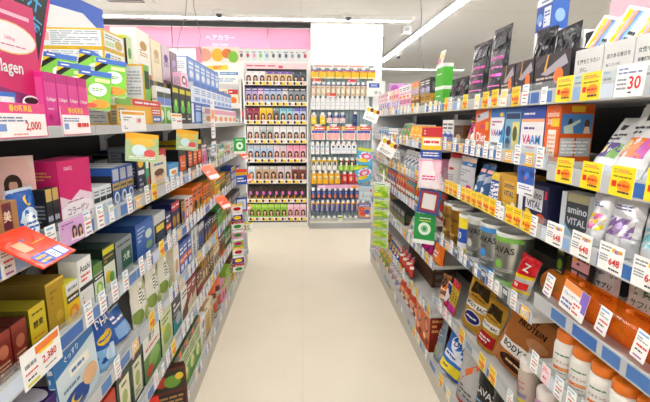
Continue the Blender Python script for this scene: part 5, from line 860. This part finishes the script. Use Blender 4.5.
run(1, D5, 429.5, 438.5, 1, lambda w: pouch(w, .14, .05, 'e8701c', (('p', [(0, 0), (1, 0), (.5, 1)], 'f08028'), ('l', .3, .2, .7, .5, 2, 'white')), 'd8641c'), 'pouch', 'orange pointed pouch', nc('fifth'), 'pouch', .015, .12)
run(1, D5, 420, 429, 2, lambda w: pouch(w, .14, .04, 'c81c7c', (('p', [(0, .2), (1, .5), (1, .8), (0, .5)], 'e048a0'), ('e', .5, .2, .3, .1, '3a1c4a')), 'a0186a'), 'pouch', 'magenta pouch*', nc('fifth'), 'pouch', .015, .15, roll=-.15)
run(1, D5, 405, 419.5, 3, lambda w: pouch(w, .11, .05, 'd4d6d4', fruit('d8dad8', 'e8a87a', '7aa0b0'), 'e8e8e4'), 'pouch', 'white pouch* with tan picture', nc('fifth'), 'pouch', .015, .3)
fill(1, D5, nc('fifth'), [(390, 404, 4, .11, 'charcoal/olive/grey', 1), (379, 389, 5, .1, 'tan/silver/brown', 0)], .05)
for (p0, p1, n, c1, c2, c3, ds) in [(429, 441, 2, '8a5a3c', 'd89a70', 'c83a2c', 'brown'), (421, 428.5, 2, '4a3a24', 'e8c030', 'c8782c', 'dark'), (413, 420.5, 3, 'd8b428', '2a3a4a', 'e04a2c', 'yellow'), (404, 412.5, 4, '5a8a9a', 'e8c040', 'd85a3a', 'blue-green'), (395, 403.5, 4, 'd87a3c', 'f0e0c0', 'c82a2c', 'orange'), (386, 394, 5, 'c8503c', 'f0d8c8', '4a6a9a', 'red'), (378.5, 385, 6, 'a8b84a', 'f0e8c0', '6a8a3a', 'olive')]:
    run(1, D4, p0, p1, n, lambda w: pouch(w, .15, .04, c1, fruit(c1, c2, c3), c3, pil=True, far=p1 < 412), 'snack_bag', f'{ds} snack bag*', nc('fourth'), 'snack bag', .02, .08)
un = (('r', 0, 0, 1, 1, 'e8ecf2'), ('r', .1, .3, .9, .62, '2450b8'), ('e', .5, .46, .2, .1, 'e8ecf2'), ('r', 0, .9, 1, 1, '2a58b8'), ('l', .2, .1, .8, .24, 2, '5a7ab8'))
run(1, D3, 419, 432, 3, lambda w: carton(w, .15, .05, 'e0e6ee', un), 'slim_carton', 'white and blue slim carton*', nc('third'), 'carton', .02)
run(1, D3, 400, 418, 5, lambda w: pouch(w, .13, .03, 'c8ccd0', (('p', [(0, .2), (1, .5), (1, .62), (0, .34)], '5a6a78'), ('l', .2, .6, .8, .85, 2, '7a8088'), ('e', .6, .2, .25, .1, '8ab0c0')), 'e4e6e8', kind='foil'), 'pouch', 'silver pouch*', nc('third'), 'pouch', .02, .3)
fill(1, D3, nc('third'), [(433, 441, 2, .13, 'pink/white/red', 3), (388, 399, 4, .11, 'white/maroon/grey', 1), (379, 387, 5, .12, 'red/white/grey', 2)], .03)
yb_ = (('r', 0, 0, 1, 1, 'eca418'), ('r', .1, .62, .9, .9, 'f4c040'), ('l', .15, .2, .85, .5, 2, 'f8e4b0'))
run(1, D2, 407, 429, 5, lambda w: pouch(w, .11, .05, 'e89c14', yb_, 'd8d8d4', far=False), 'pouch', 'golden yellow pouch*', nc('second'), 'pouch', .025, .1)
fill(1, D2, nc('second'), [(433, 442, 1, .11, 'orange/yellow/red', 4)], .03)
run(1, D2, 398, 406.5, 3, lambda w: pouch(w, .12, .03, '5a8a4a', fruit('6a6a4a', 'd8905a', '4aa04a'), 'e0dcd0', far=True), 'pouch', 'green and tan pouch*', nc('second'), 'pouch', .02, .3)
fill(1, D2, nc('second'), [(388, 397.5, 4, .085, 'white/blue/orange', 1), (378.5, 387.5, 6, .09, 'sky/white/blue', 0)], .03)
# hanging clip strip of grape snacks, hanging cards and sweets at the far right corner
gp_ = (('r', 0, 0, 1, 1, 'e4e8e4'), ('r', .04, .0, .96, .8, 'b4d84a'), ('e', .3, .3, .2, .22, '8cc02c'), ('e', .55, .45, .2, .22, '9ccc3c'), ('e', .75, .25, .18, .2, '8cc02c'), ('r', .04, .1, .5, .3, 'e8e04a'), ('l', .1, .84, .9, .95, 1, 'green'))
for k in range(6):
    z0 = .44+k*.082 if k < 5 else .44+5*.082; h = .076 if k < 5 else .12
    o = place(pouch(.155, h, .018, 'dfe4df', gp_, 'e8ece8'), 'snack_bag', (XR-.085, 3.35, z0), RZ(1)+.85, .05); tell(o, 'pale green grape snack bag*', 'on the far right clip strip', 'snack bag', k, 'floor upward')
m = MB(); m.box(-.008, .008, 0, .002, 0, .66, M('white', 'plastic')); m2 = MB(); m2.box(-.012, .012, -.012, .002, .66, .685, M('silver', 'metal'))
o = place([('strip_band', m.mesh('strip_band'), []), ('strip_hook', m2.mesh('strip_hook'), [])], 'hanging_clip_strip', (XR-.062, 3.37, .42), RZ(1)+.85); one(o, 'white clip strip carrying the grape snack bags at the far right corner', 'clip strip')
sc_ = (('r', 0, 0, 1, 1, 'f2f2ee'), ('e', .18, .78, .13, .16, 'd8c820'), ('e', .42, .82, .13, .16, '8a2a1c'), ('e', .66, .78, .13, .16, 'd8c820'), ('e', .86, .82, .12, .15, '8a2a1c'), ('l', .15, .4, .85, .55, 1, 'f0a030'), ('l', .15, .12, .85, .32, 2, 'grey'))
for (y, x, z, ry, nm) in [(3.9, -.105, 1.46, .35, 'upper'), (3.2, -.1, 1.21, .5, 'lower')]:
    o = place(card(.14, .12, sc_), 'shelf_sign', (XR+x, y, z), -.55, 0, ry); one(o, f'tilted white shelf sign with yellow and brown dots, far right, {nm} of two', 'sign')
o = place(card(.105, .155, (('r', 0, 0, 1, 1, 'f0c020'), ('r', 0, .7, 1, 1, 'c82a34'), ('l', .1, .76, .9, .94, 2, 'f4e0c0'), ('r', .08, .42, .92, .66, 'f4f0e8'), ('l', .12, .46, .88, .62, 1, 'price'), ('r', 0, 0, 1, .28, '2a50b0'), ('l', .1, .06, .9, .22, 2, 'white'))), 'shelf_sign', (XR-.065, 2.13, 1.27), -.6); one(o, 'red, yellow and blue shelf sign jutting out over the right second rail', 'sign')
o = place(pouch(.12, .14, .02, 'f0c8d8', (('p', [(0, 0), (1, 0), (.6, 1), (.2, 1)], 'f4e8ee'), ('l', .2, .3, .8, .5, 2, 'magenta')), 'e8a8c0'), 'hanging_pack', (XR-.075, 2.12, 1.117), -.6); one(o, 'pink and white pack hanging under the red, yellow and blue shelf sign', 'hanging pack')
o = place(card(.115, .13, (('r', 0, 0, 1, 1, '2a5a9c'), ('r', .1, .1, .9, .92, 'a82a3c'), ('r', .2, .2, .8, .82, 'e4e2e0')), '2a5a9c', .002), 'shelf_sign', (XR-.068, 2.14, .98), -.6, 0, .12); one(o, 'blue and red framed shelf sign with pale centre jutting out over the right third rail', 'sign')
o = place(card(.115, .165, (('r', 0, 0, 1, 1, '1f9a48'), ('e', .5, .5, .3, .21, 'eaf4ea'), ('e', .5, .5, .17, .12, '8ac8a0'), ('e', .5, .5, .08, .06, '1f9a48'), ('l', .25, .82, .8, .88, 1, 'white'), ('l', .25, .73, .8, .8, 1, 'd8e040'), ('r', 0, 0, 1, .13, 'f0f4f0'))), 'shelf_sign', (XR-.068, 2.17, .81), -.6); one(o, 'bright green shelf sign with white ring jutting out beside the gold cans', 'sign')
cw = (('r', 0, 0, 1, 1, '5ab4dc'), ('e', .5, .56, .4, .28, 'f4f0f6'), ('e', .5, .56, .3, .2, 'e85a9a'), ('e', .5, .56, .16, .1, 'f4d8e4'), ('e', .35, .3, .3, .12, 'f0d040'), ('r', 0, .86, 1, 1, 'c8d838'))
for (y, z, x, nm) in [(4.45, .99, -.05, 'upper'), (4.45, .8, -.03, 'lower')]:
    o = place(pouch(.2, .17, .03, '4aa8d8', cw, 'c8d838'), 'hanging_pack', (XR+x, y, z), -.3, 0, .1 if nm == 'upper' else -.3); one(o, f'light blue and pink sweets bag hanging at the far right corner, the {nm} of two', 'snack bag')
o = place(pouch(.18, .16, .02, 'c4d4dc', (('r', .1, .1, .9, .6, 'd8e4e8'), ('e', .8, .7, .1, .1, 'd83a4a'), ('l', .2, .2, .8, .5, 3, '8aa0b0')), '3a90c8'), 'hanging_pack', (XR-.03, 4.45, .62), -.3); one(o, 'clear bluish sweets bag hanging below the pink and blue bags', 'snack bag')
o = place(pouch(.14, .16, .03, 'd89a6a', fruit('d89a6a', 'e84a3c', '4a6ac0'), '5a7ac8', pil=True), 'hanging_pack', (XR-.05, 4.45, .42), -.3); one(o, 'orange and blue sweets bag hanging lowest at the far right corner', 'snack bag')
EXPOSURE = 1.22
# ================================================================== back wall
FY = 5.80                                    # fronts of the back units
HAIR = [1.922, 1.658, 1.417, 1.164, .908, .619, .353, .096]
root = link('shelving_unit', None); root.location = (-.34, 5.95, 0); root['label'] = 'white hair-colour shelving unit against the back wall beside the peg wall'; root['category'] = 'shelving unit'
def bpart(name, x0, x1, y0, y1, z0, z1, m, parent=None, R_=None):
    R_ = R_ or root; L = R_.location; mb = MB(); mb.box(x0-L.x, x1-L.x, y0-L.y, y1-L.y, z0, z1, m); return link(name, mb.mesh(name), parent or R_)
HX0, HX1 = -.765, .09
bpart('back_panel', HX0, HX1, 6.1, 6.12, 0, 2.2, panel_m)
bpart('side_panel', HX0, HX0+.02, FY-.005, 6.0995, 0, 2.2, M('white')); bpart('side_panel', HX1-.02, HX1, FY-.005, 6.0995, 0, 2.2, M('white'))
hd = bpart('header_rail', HX0+.0205, HX1-.0205, FY-.01, FY+.01, 2.125, 2.195, M('f6dce2'))
mb = MB(); art(mb, [('l', .03, .3, .97, .75, 1, 'd8506c'), ('r', .55, .1, .62, .6, 'e05a70')], .8, .07, flat); hl = link('header_lettering', mb.mesh('header_lettering'), hd); hl.location = (.0025, -.1605, 2.125)
bpart('base_plinth', HX0+.0205, HX1-.0205, FY-.003, 6.09, 0, .07, M('e8e4da'))
for z in HAIR:
    sh = bpart('shelf_board', HX0+.0205, HX1-.0205, FY, 6.0995, z-.022, z, M('2c2c2e', 'matte'))
    bpart('price_rail', HX0+.0205, HX1-.0205, FY-.006, FY-.0003, z+.0, z+.05, M('eceaea', 'plastic'), sh)
def hb(bg, tp, hc, acc): return (('r', 0, 0, 1, 1, bg), ('r', 0, .8, 1, 1, tp), ('l', .1, .84, .9, .95, 1, 'white' if tp not in ('white', 'f2eef0') else 'grey'), ('f', .5, .5, .66, hc, bg), ('r', 0, 0, 1, .16, acc), ('l', .1, .03, .9, .12, 1, 'grey'))
rows = [
 [(.19, 3, ('f4eef0', 'f2eef0', '3a2a30', 'e8b8c4'), 'pale pink-white'), (.245, 4, ('f0d8a0', '7a5ab8', '6a4a2a', 'e8d8f0'), 'purple-topped blond'), (.16, 2, ('5a6470', '3a444e', '22262c', 'c8ccd0'), 'dark grey')],
 [(.2, 2, ('b8a8d8', '3a2a7a', '241a24', 'e4e0f0'), 'violet-topped'), (.2, 1, ('e0c0d8', '8a4aa0', '4a241c', 'f0e4ee'), 'mauve'), (.2, 3, ('b8c8e8', '2a4a9a', '1c1c24', 'e4e8f4'), 'blue-topped'), (.2, 1, ('dcd8dc', '6a6a7a', '5a3a30', 'eeeaea'), 'grey-topped'), (.2, 3, ('8a949c', '2a3038', '1a1a1e', 'c0c8d0'), 'charcoal')],
 [(.2, 2, ('a83a5a', '8a1c3c', '3a141c', 'f0e4e4'), 'wine red'), (.2, 2, ('f0c020', 'f4d040', '5a3418', 'f4ecd8'), 'bright yellow'), (.2, 1, ('6a747a', '8a949a', '2a2a2e', 'c8ccd0'), 'dim grey'), (.2, 2, ('a8d4e0', '6aaec8', '3a241c', 'f0f4f4'), 'sky blue'), (.2, 2, ('c8c8e8', '6a6ab8', '2a1c20', 'f4f0f4'), 'lavender')],
 [(.19, 2, ('dcdcdc', 'e4e0dc', '5a3a3a', 'f0f0f0'), 'pale grey'), (.19, 2, ('b0b4b4', 'c4c6c4', '2a1a16', 'e0e2e2'), 'mid grey'), (.19, 5, ('e8e8ea', 'e0dcdc', '3a221c', 'f2f2f2'), 'white')],
 [(.19, 1, ('c0ccd8', 'a0b0c8', '3a2a28', 'e8ecf0'), 'pale blue'), (.19, 3, ('a8c0e0', 'c0c4cc', '2a1c1c', 'eef0f4'), 'clear blue'), (.19, 2, ('e0c8d0', 'd4c0cc', '5a3028', 'f4eef0'), 'rose grey'), (.19, 3, ('f0b0c8', 'e890b0', '4a2420', 'f8eef2'), 'bright pink')],
 [(.17, 1, ('c8dcf0', 'e0eaf4', '8a6a4a', 'f4f4f4'), 'short pale blue'), (.2, 3, ('c8a888', 'b8b0b0', '4a2a1c', 'eeeeee'), 'tan'), (.2, 2, ('d8c8d0', 'c8bcc4', '2a1a18', 'f0eeee'), 'greyish pink'), (.2, 2, ('8a4038', 'b0a0a0', '3a1a14', 'e8e4e4'), 'brick red')],
 [(.19, 9, ('5a3a14', '1c1812', '1a1a20', 'b8862c'), 'dark gold')],
 [(.2, 6, ('8cc03c', 'b0d850', '4a2a1c', 'd8e8b0'), 'lime green'), (.2, 3, ('f0b8cc', 'f4d0dc', '4a3a3a', 'f8f0f4'), 'light pink')]]
RW = ['top', 'second', 'third', 'fourth', 'fifth', 'sixth', 'seventh', 'bottom']
for z, row, rw in zip(HAIR, rows, RW):
    N_ = sum(r[1] for r in row); x = HX0+.03; w = (HX1-HX0-.06)/N_; k = 0
    for h, n, c, ds in row:
        fr = hb(*c)
        if ds == 'dark gold': fr = (('r', 0, 0, 1, 1, '3a2610'), ('r', 0, .82, 1, 1, '1c1812'), ('e', .62, .52, .34, .22, '24242c'), ('e', .34, .55, .22, .12, 'd868c0'), ('p', [(0, 0), (1, 0), (1, .3), (0, .2)], 'b8862c'), ('e', .15, .3, .12, .12, 'd89a2c'))
        for j in range(n):
            o = place(carton(round(w-.006, 3), round(min(.232, ([2.125]+HAIR)[RW.index(rw)]-z-.03), 3), .07, c[0], fr, (), far=True), 'hair_colour_carton', (x+w*(k+.5), FY+.012, z+.0006), 0); tell(o, f'{ds} hair-colour carton*', f'{rw} row of back unit', 'carton', x+w*k, 'left end')
            tg = [('r', 0, 0, 1, 1, 'f6f2ea'), ('e', .25, .5, .2, .4, c[2])]+([('r', .42, .05, .98, .75, 'f4cc28')] if (k*7+RW.index(rw)*3) % 4 else [('l', .5, .2, .95, .8, 2, 'price')])
            o = place(card(round(w*.9, 3), .052, tuple(tg), single=True), 'swatch_card', (x+w*(k+.5), FY-.0085, z-.004), 0); tell(o, 'small swatch price card*', f'{rw} row of back unit', 'swatch card', x+w*k, 'left end'); k += 1
# picture signboard above the unit
pr = [('r', 0, 0, 1, 1, 'f2f2f2')]
q = random.Random(4)
for k in range(11):
    u = .02+k*.09; pr += [('r', u, .12, u+.07, .85, q.choice(['dfe8ee', 'f4e4e8', 'e8ecf0', 'e0f0ee'])), ('e', u+.035, .5, .02, .16, q.choice(['e89ab0', '7ab8c8', '5a6a7a', 'c83a5a', '8ac86a'])), ('l', u, .68, u+.06, .82, 1, q.choice(['grey', '6a8ac8', 'price']))]
def sign(x0, x1, z0, h, y, front, label, nm='wall_sign'):
    o = place(card(x1-x0, h, tuple(front), 'f2f2f2', .01), nm, ((x0+x1)/2, y, z0), 0); one(o, label, 'sign'); return o
sign(HX0-.06, HX1+.0, 2.205, .17, FY-.0, pr, 'white picture signboard above the hair-colour unit')
# ---- left back unit, half hidden by the left row
root2 = link('shelving_unit', None); root2.location = (-1.22, 5.95, 0); root2['label'] = 'white shelving unit on the back wall, mostly hidden behind the left row'; root2['category'] = 'shelving unit'
LX0, LX1 = -1.66, -.79
bpart('back_panel', LX0, LX1, 6.1, 6.12, 0, 2.0, M('dcdcdc'), R_=root2); bpart('side_panel', LX1-.02, LX1, FY-.005, 6.0995, 0, 2.0, M('f0f0f0'), R_=root2); bpart('base_plinth', LX0, LX1-.0205, FY, 6.0995, 0, .07, M('e8e4da'), R_=root2)
LB = [1.64, 1.36, 1.1, .85, .6, .35, .1]
for z in LB: sh = bpart('shelf_board', LX0, LX1-.0205, FY, 6.0995, z-.022, z, M('e4e4e2'), R_=root2); bpart('price_rail', LX0, LX1-.0205, FY-.006, FY-.0003, z, z+.045, M('e8e8e8'), sh, root2)
for z, items in zip(LB, [[('white/red/grey', 3, .2), ('cream/red/orange', 3, .22)], [('darkgreen/white/yellow', 4, .16), ('white/silver/orange', 3, .12)], [('maroon/magenta/white', 3, .15), ('tan/brown/cream', 3, .15)], [('white/pink/red', 6, .14)], [('silver/blue/white', 6, .14)], [('pink/magenta/white', 6, .14)], [('lime/green/white', 6, .14)]]):
    N_ = sum(i[1] for i in items); w = (LX1-LX0-.06)/N_; k = 0
    for cols, n, h in items:
        a_, b_, c_ = cols.split('/')
        for j in range(n):
            o = place(carton(round(w-.008, 3), h, .08, a_, G(k*3+n, a_, b_, c_), (), far=True), 'carton', (LX0+.02+w*(k+.5), FY+.012, z+.0006), 0); tell(o, f'{nice(a_)} and {nice(b_)} carton*', f'{RW[LB.index(z)]} row of half-hidden back unit', 'carton', k, 'left end'); k += 1
sign(-1.3, -.82, 1.93, .24, FY-.03, [('r', 0, 0, 1, 1, 'f6f4f0'), ('p', [(.12, .66), (.75, .74), (.72, .98), (.14, .9)], 'f4d830'), ('t', '¥87?', .45, .83, .17, 'e05a3c', .4), ('r', 0, .46, .45, .6, '3a8ad0'), ('r', .52, .46, 1, .6, '3a8ad0'), ('l', .05, .08, .95, .42, 3, '8ab0d8'), ('l', .05, .5, .95, .57, 1, 'white')], 'white signboard with yellow price flag and blue bars on the back wall, left')
sign(-1.35, -.80, 2.185, .2, FY-.02, [('r', 0, 0, 1, 1, 'f0e8dc'), ('e', .2, .5, .16, .4, 'f0a890'), ('e', .5, .5, .14, .4, 'f4c030'), ('e', .72, .6, .12, .3, 'e87a2c'), ('e', .86, .4, .12, .36, '8ac83c'), ('r', .0, .0, .14, 1, 'e89ab8')], 'signboard with orange and green food pictures on the back wall, left')
sign(LX1+.005, HX0-.002, 1.5, .09, FY-.02, [('r', 0, 0, 1, 1, 'e02c2c')], 'small red square sign between the two back shelving units')
# ---- peg wall
root3 = link('peg_wall', None); root3.location = (.55, 5.95, 0); root3['label'] = 'pale blue-grey peg wall hung with packs in front of the white pillar'; root3['category'] = 'display wall'
PX0, PX1 = .1, 1.0
peg_m = surface('peg_mesh', '93a8b2', 'a2b4bc', 20, .5, (.05, .05, .006, .62))
bpart('peg_panel', PX0, PX1, 5.96, 5.98, .08, 2.2, peg_m, R_=root3); bpart('base_plinth', PX0, PX1, 5.7, 5.99, 0, .075, M('a8aaac'), R_=root3); bpart('base_deck', PX0, PX1, 5.7, 5.955, .0752, .1, M('dcd8cc'), R_=root3)
for x in (PX0, PX1-.025): bpart('side_post', x, x+.025, 5.93, 5.959, .1, 2.2, M('white'), R_=root3)
def hooks(z, xs, out=.1):
    for x in xs:
        mb = MB(); mb.tube([(x-.55, .01, z), (x-.55, .01-out, z), (x-.55, -.005-out, z+.012)], .0032, M('steel', 'metal'), 5); h = link('peg_hook', mb.mesh('peg_hook'), root3)
        mb = MB(); mb.box(x-.568, x-.532, -.012-out, -.010-out, z-.02, z+.014, M('paper')); link('hook_flag', mb.mesh('hook_flag'), h)
def hang(z, h, x0, n, w, gap, front, body, desc, loc, d=.03, pil=False, nm='hanging_pack', tab=True):
    for k in range(n):
        x = x0+k*(w+gap)+w/2; mb = MB(); mb.box(-w/2, w/2, 0, d, 0, h, M(body)); art(mb, front, w, h, flat)
        if tab: mb.box(-w*.25, w*.25, d*.4, d*.4+.001, h, h+.03, M('f0f0f0'))
        o = place(_pc.setdefault(('hang', desc, w, h, z), [('pack', mb.mesh('pack'), [])]), nm, (x, 5.86, z), 0); tell(o, desc, loc, 'hanging pack', x, 'left end')
    hooks(z+h+.012, [x0+k*(w+gap)+w/2 for k in range(n)])
P = 'on the peg wall'
ye = (('r', 0, 0, 1, 1, 'f4c414'), ('r', 0, .7, 1, .86, 'e86a2c'), ('r', 0, .86, 1, 1, '5a7ac8'), ('l', .1, .72, .9, .84, 1, 'white'), ('r', 0, 0, 1, .14, 'f8e8b0'))
hang(2.02, .115, .125, 8, .1, .009, ye, 'f0bc10', 'yellow pack* with red and blue top', P, .04)
be = (('r', 0, 0, 1, 1, 'e8d4b8'), ('r', 0, .88, 1, 1, '3a5ab0'), ('e', .5, .4, .3, .2, 'f0e4d0'), ('l', .15, .1, .85, .24, 2, 'c89a70'), ('l', .15, .62, .85, .8, 1, 'd87a5a'))
hang(1.795, .15, .135, 12, .055, .011, be, 'd8c4a4', 'beige pack* with blue top', P)
wh = (('r', 0, 0, 1, 1, 'f2f4f6'), ('l', .2, .3, .8, .7, 3, 'c8d0d8'), ('r', 0, 0, 1, .08, 'dce4ea'))
hang(1.61, .155, .125, 12, .06, .006, wh, 'e8ecf0', 'plain white pack*', P)
hang(1.415, .13, .13, 2, .07, .05, (('r', 0, 0, 1, 1, 'f4d418'), ('r', 0, .75, 1, 1, 'f8ece0'), ('l', .1, .8, .9, .95, 1, 'e8704c'), ('e', .5, .35, .3, .14, 'f8e470')), 'f0d020', 'yellow pack* with white top', P)
hang(1.435, .115, .34, 3, .075, .014, (('r', 0, 0, 1, 1, 'e8eef6'), ('r', 0, .55, 1, 1, '24408c'), ('e', .5, .38, .42, .3, 'f0a8a0'), ('e', .5, .4, .24, .16, 'f8d8cc'), ('l', .2, .75, .8, .92, 1, 'white')), 'd8e0ee', 'navy and salmon pack*', P)
hang(1.4, .16, .7, 1, .055, 0, (('r', 0, 0, 1, 1, '1f2f6c'), ('l', .2, .3, .8, .8, 3, '6a7ab8')), '1f2f6c', 'narrow navy pack', P)
rd = (('r', 0, 0, 1, 1, 'f0f0f4'), ('r', 0, .72, 1, 1, 'ee5a34'), ('r', 0, .72, .22, 1, 'f4d860'), ('l', .28, .78, .95, .94, 1, 'white'), ('r', .05, .5, .95, .7, '3a5ab8'), ('e', .25, .28, .2, .26, 'f0aca8'), ('e', .5, .28, .2, .26, 'f4c0b8'), ('e', .75, .28, .2, .26, 'f0aca8'))
hang(1.205, .185, .13, 4, .19, .018, rd, 'ecd8d8', 'wide salmon and blue pack* with red top', P, .03)
hang(1.01, .145, .125, 4, .05, .017, (('r', 0, 0, 1, 1, 'eef0f2'), ('e', .5, .7, .3, .1, '8ac4e8'), ('l', .2, .2, .8, .5, 2, 'd8b0c0')), 'e4e8ec', 'slim white pack*', P)
hang(1.02, .14, .4, 5, .066, .006, (('r', 0, 0, 1, 1, 'f2f4f8'), ('e', .5, .66, .22, .12, '3a4a7a'), ('l', .2, .3, .8, .45, 1, '7ab0e0'), ('r', .7, .9, 1, 1, 'e8604c')), 'e8ecf2', 'square white pack* with navy emblem', P)
hang(.79, .15, .13, 5, .064, .01, (('r', 0, 0, 1, 1, 'e8e8e4'), ('r', 0, .72, 1, 1, 'f0c414'), ('e', .5, .55, .3, .3, '2a2418'), ('e', .5, .3, .26, .2, 'f0ece4'), ('p', [(.44, .1), (.56, .1), (.52, .9), (.48, .9)], 'white')), 'dcd8cc', 'yellow, black and white pack*', P)
hang(.785, .15, .51, 4, .068, .008, (('r', 0, 0, 1, 1, 'a0d04a'), ('r', 0, .5, 1, 1, '3a302c'), ('e', .5, .62, .24, .2, 'd8c8b8'), ('r', .7, .8, 1, 1, 'd8482c'), ('p', [(.44, .1), (.56, .1), (.52, .8), (.48, .8)], 'white')), '8ac03c', 'green and black pack*', P)
yb2 = (('r', .12, .1, .88, .9, 'f0b010'), ('r', .3, .4, .8, .72, 'f4e4b0'), ('l', .34, .45, .76, .68, 2, '8a6a2a'))
hang(.6, .155, .13, 5, .074, .008, yb2, 'eca808', 'golden yellow packet*', P)
hang(.605, .14, .555, 3, .074, .012, (('r', 0, 0, 1, 1, 'c42028'), ('r', .3, .3, .85, .7, 'e8a08a'), ('e', .6, .4, .2, .16, 'f0c0a8'), ('r', 0, .8, 1, 1, 'd83a3a')), 'b81c24', 'red packet*', P)
o = place(card(.66, .055, (('r', 0, 0, 1, 1, 'e8a8d0'), ('l', .03, .25, .6, .75, 1, 'f8ecf4'), ('r', .7, .1, .98, .7, 'f09a3c')), 'e0a0c8', .004), 'peg_banner', (.55, 5.845, .535), 0); one(o, 'long pink banner across the peg wall under the yellow and red packets', 'sign')
nb_ = (('r', 0, 0, 1, 1, '1c2a68'), ('e', .5, .3, .3, .2, 'e07a4c'), ('e', .5, .62, .3, .14, '5a7ac8'), ('l', .2, .8, .8, .94, 1, 'c8d0e8'))
hang(.385, .135, .125, 10, .064, .013, nb_, '18245c', 'dark navy pack* with orange picture', P)
ob = (('r', 0, 0, 1, 1, '1f3a8c'), ('r', 0, .78, 1, 1, 'f0942c'), ('r', .12, .06, .42, .74, 'd8b49a'), ('l', .5, .1, .9, .7, 4, '7a9ad8'), ('e', .25, .86, .16, .1, 'e8d030'))
hang(.205, .135, .122, 11, .058, .013, ob, '1c347e', 'blue pack* with orange top', P)
hooks(.15, [.15+.075*k for k in range(11)], .18)
o = place(card(.07, .08, (('r', 0, 0, 1, 1, 'f0f4e8'), ('r', 0, .45, 1, .75, '8ab83c'), ('l', .1, .1, .9, .35, 2, 'ink'))), 'price_card', (.53, 5.72, .1003), 0); one(o, 'small white and green card at the foot of the peg wall', 'price card')
for k, (x, z, c) in enumerate([(.15, 1.95, 'e8502c'), (.61, 1.945, 'e03a4c'), (.345, 1.765, 'e8502c')]):
    o = place(card(.11, .055, (('r', 0, 0, 1, 1, c), ('r', 0, 0, 1, .4, 'f4e8ec'), ('l', .1, .5, .9, .85, 1, 'white'))), 'price_card', (x+.05, 5.75, z), 0); tell(o, 'red and white price flag*', 'upper peg wall rows', 'price card', x, 'left end')
o = place(card(.75, .05, (('r', 0, 0, 1, 1, 'e4e8ec'), ('l', .05, .2, .95, .8, 1, 'e89a8a')), 'e4e8ec', .006), 'peg_banner', (.52, 5.84, 2.15), 0); one(o, 'pale banner along the top edge of the peg wall', 'sign')
o = place(carton(.24, .2, .02, 'f2f2f0', (('r', 0, 0, 1, 1, 'f4f4f2'), ('r', .1, .58, .68, .86, '2a5cc8'), ('t', 'DHC', .39, .72, .15, 'white', .46), ('e', .5, .26, .1, .12, 'b8bcc0'), ('e', .72, .24, .08, .1, 'c8ccd0')), ()), 'shelf_sign', (.98, 5.72, 1.78), 0); one(o, 'white sign with blue letters DHC on the right of the peg wall', 'sign')
# ---- what shows past the pillar
mb = MB(); mb.box(-.012, .012, -.12, .12, 0, .4, M('charcoal')); m2 = MB(); m2.box(.0122, .014, -.11, .11, .01, .39, M('5a6468')); m2.box(-.014, -.0122, -.11, .11, .01, .39, M('5a6468'))
o = place([('frame_panel', mb.mesh('frame_panel'), []), ('dark_face', m2.mesh('dark_face'), [])], 'wall_sign', (1.118, 6.2, 2.2), 0); one(o, 'dark narrow framed sign edge-on at the right side of the white pillar', 'sign')
root4 = link('shelving_unit', None); root4.location = (1.75, 7.6, 0); root4['label'] = 'white far shelving unit behind the right row, seen past the pillar'; root4['category'] = 'shelving unit'
bpart('back_panel', 1.2, 2.9, 7.75, 7.77, 0, 1.95, M('e8e8e8'), R_=root4); bpart('base_plinth', 1.2, 2.9, 7.4, 7.745, 0, .08, M('dcdcd8'), R_=root4)
for z in (.4, .8, 1.15, 1.45, 1.7): bpart('shelf_board', 1.2, 2.9, 7.4, 7.749, z-.02, z, M('e8e8e6'), R_=root4)
for z, cols in ((1.45, ['lilac/white/pink', 'white/sky/blue', 'pink/white/magenta', 'cream/orange/red']), (1.7, ['white/pink/lilac', 'lilac/magenta/white', 'sky/white/blue', 'white/red/grey'])):
    for k in range(12):
        a_, b_, c_ = cols[(k//3) % 4].split('/'); o = place(carton(.125, .17, .1, a_, G(k//3, a_, b_, c_), (), far=True), 'carton', (1.28+.138*k, 7.43, z+.0006), 0); tell(o, f'pale {nice(a_)} carton*', f"{'upper' if z > 1.6 else 'lower'} shelf past the pillar", 'carton', k, 'left end')
o = place(card(.5, .17, (('r', 0, 0, 1, 1, 'c890c8'), ('e', .2, .5, .14, .36, 'a050a8'), ('e', .5, .5, .14, .36, 'e0b0e0'), ('e', .8, .5, .14, .36, '8a3a98')), 'c890c8', .01), 'wall_sign', (1.75, 7.45, 1.93), 0); one(o, 'mauve signboard above the far shelving unit past the pillar', 'sign')

write_labels()
# ------------------------------------------------------------------ camera, world, exposure
cd = bpy.data.cameras.new('camera'); cd.sensor_width = 36; cd.lens = 36*FPX/650; cd.clip_start = .05; cd.clip_end = 60
cam = bpy.data.objects.new('camera', cd); COL.objects.link(cam)
cam.matrix_world = Matrix(((CR.x, CU.x, -CF.x, 0), (CR.y, CU.y, -CF.y, 0), (CR.z, CU.z, -CF.z, EYE), (0, 0, 0, 1)))
scene.camera = cam
w = bpy.data.worlds.new('world'); scene.world = w; w.use_nodes = True
w.node_tree.nodes['Background'].inputs['Color'].default_value = (.9, .95, 1, 1); w.node_tree.nodes['Background'].inputs['Strength'].default_value = .3
vs = scene.view_settings; vs.view_transform = 'Standard'; vs.look = 'None'; vs.gamma = 1; vs.use_curve_mapping = False; vs.exposure = EXPOSURE
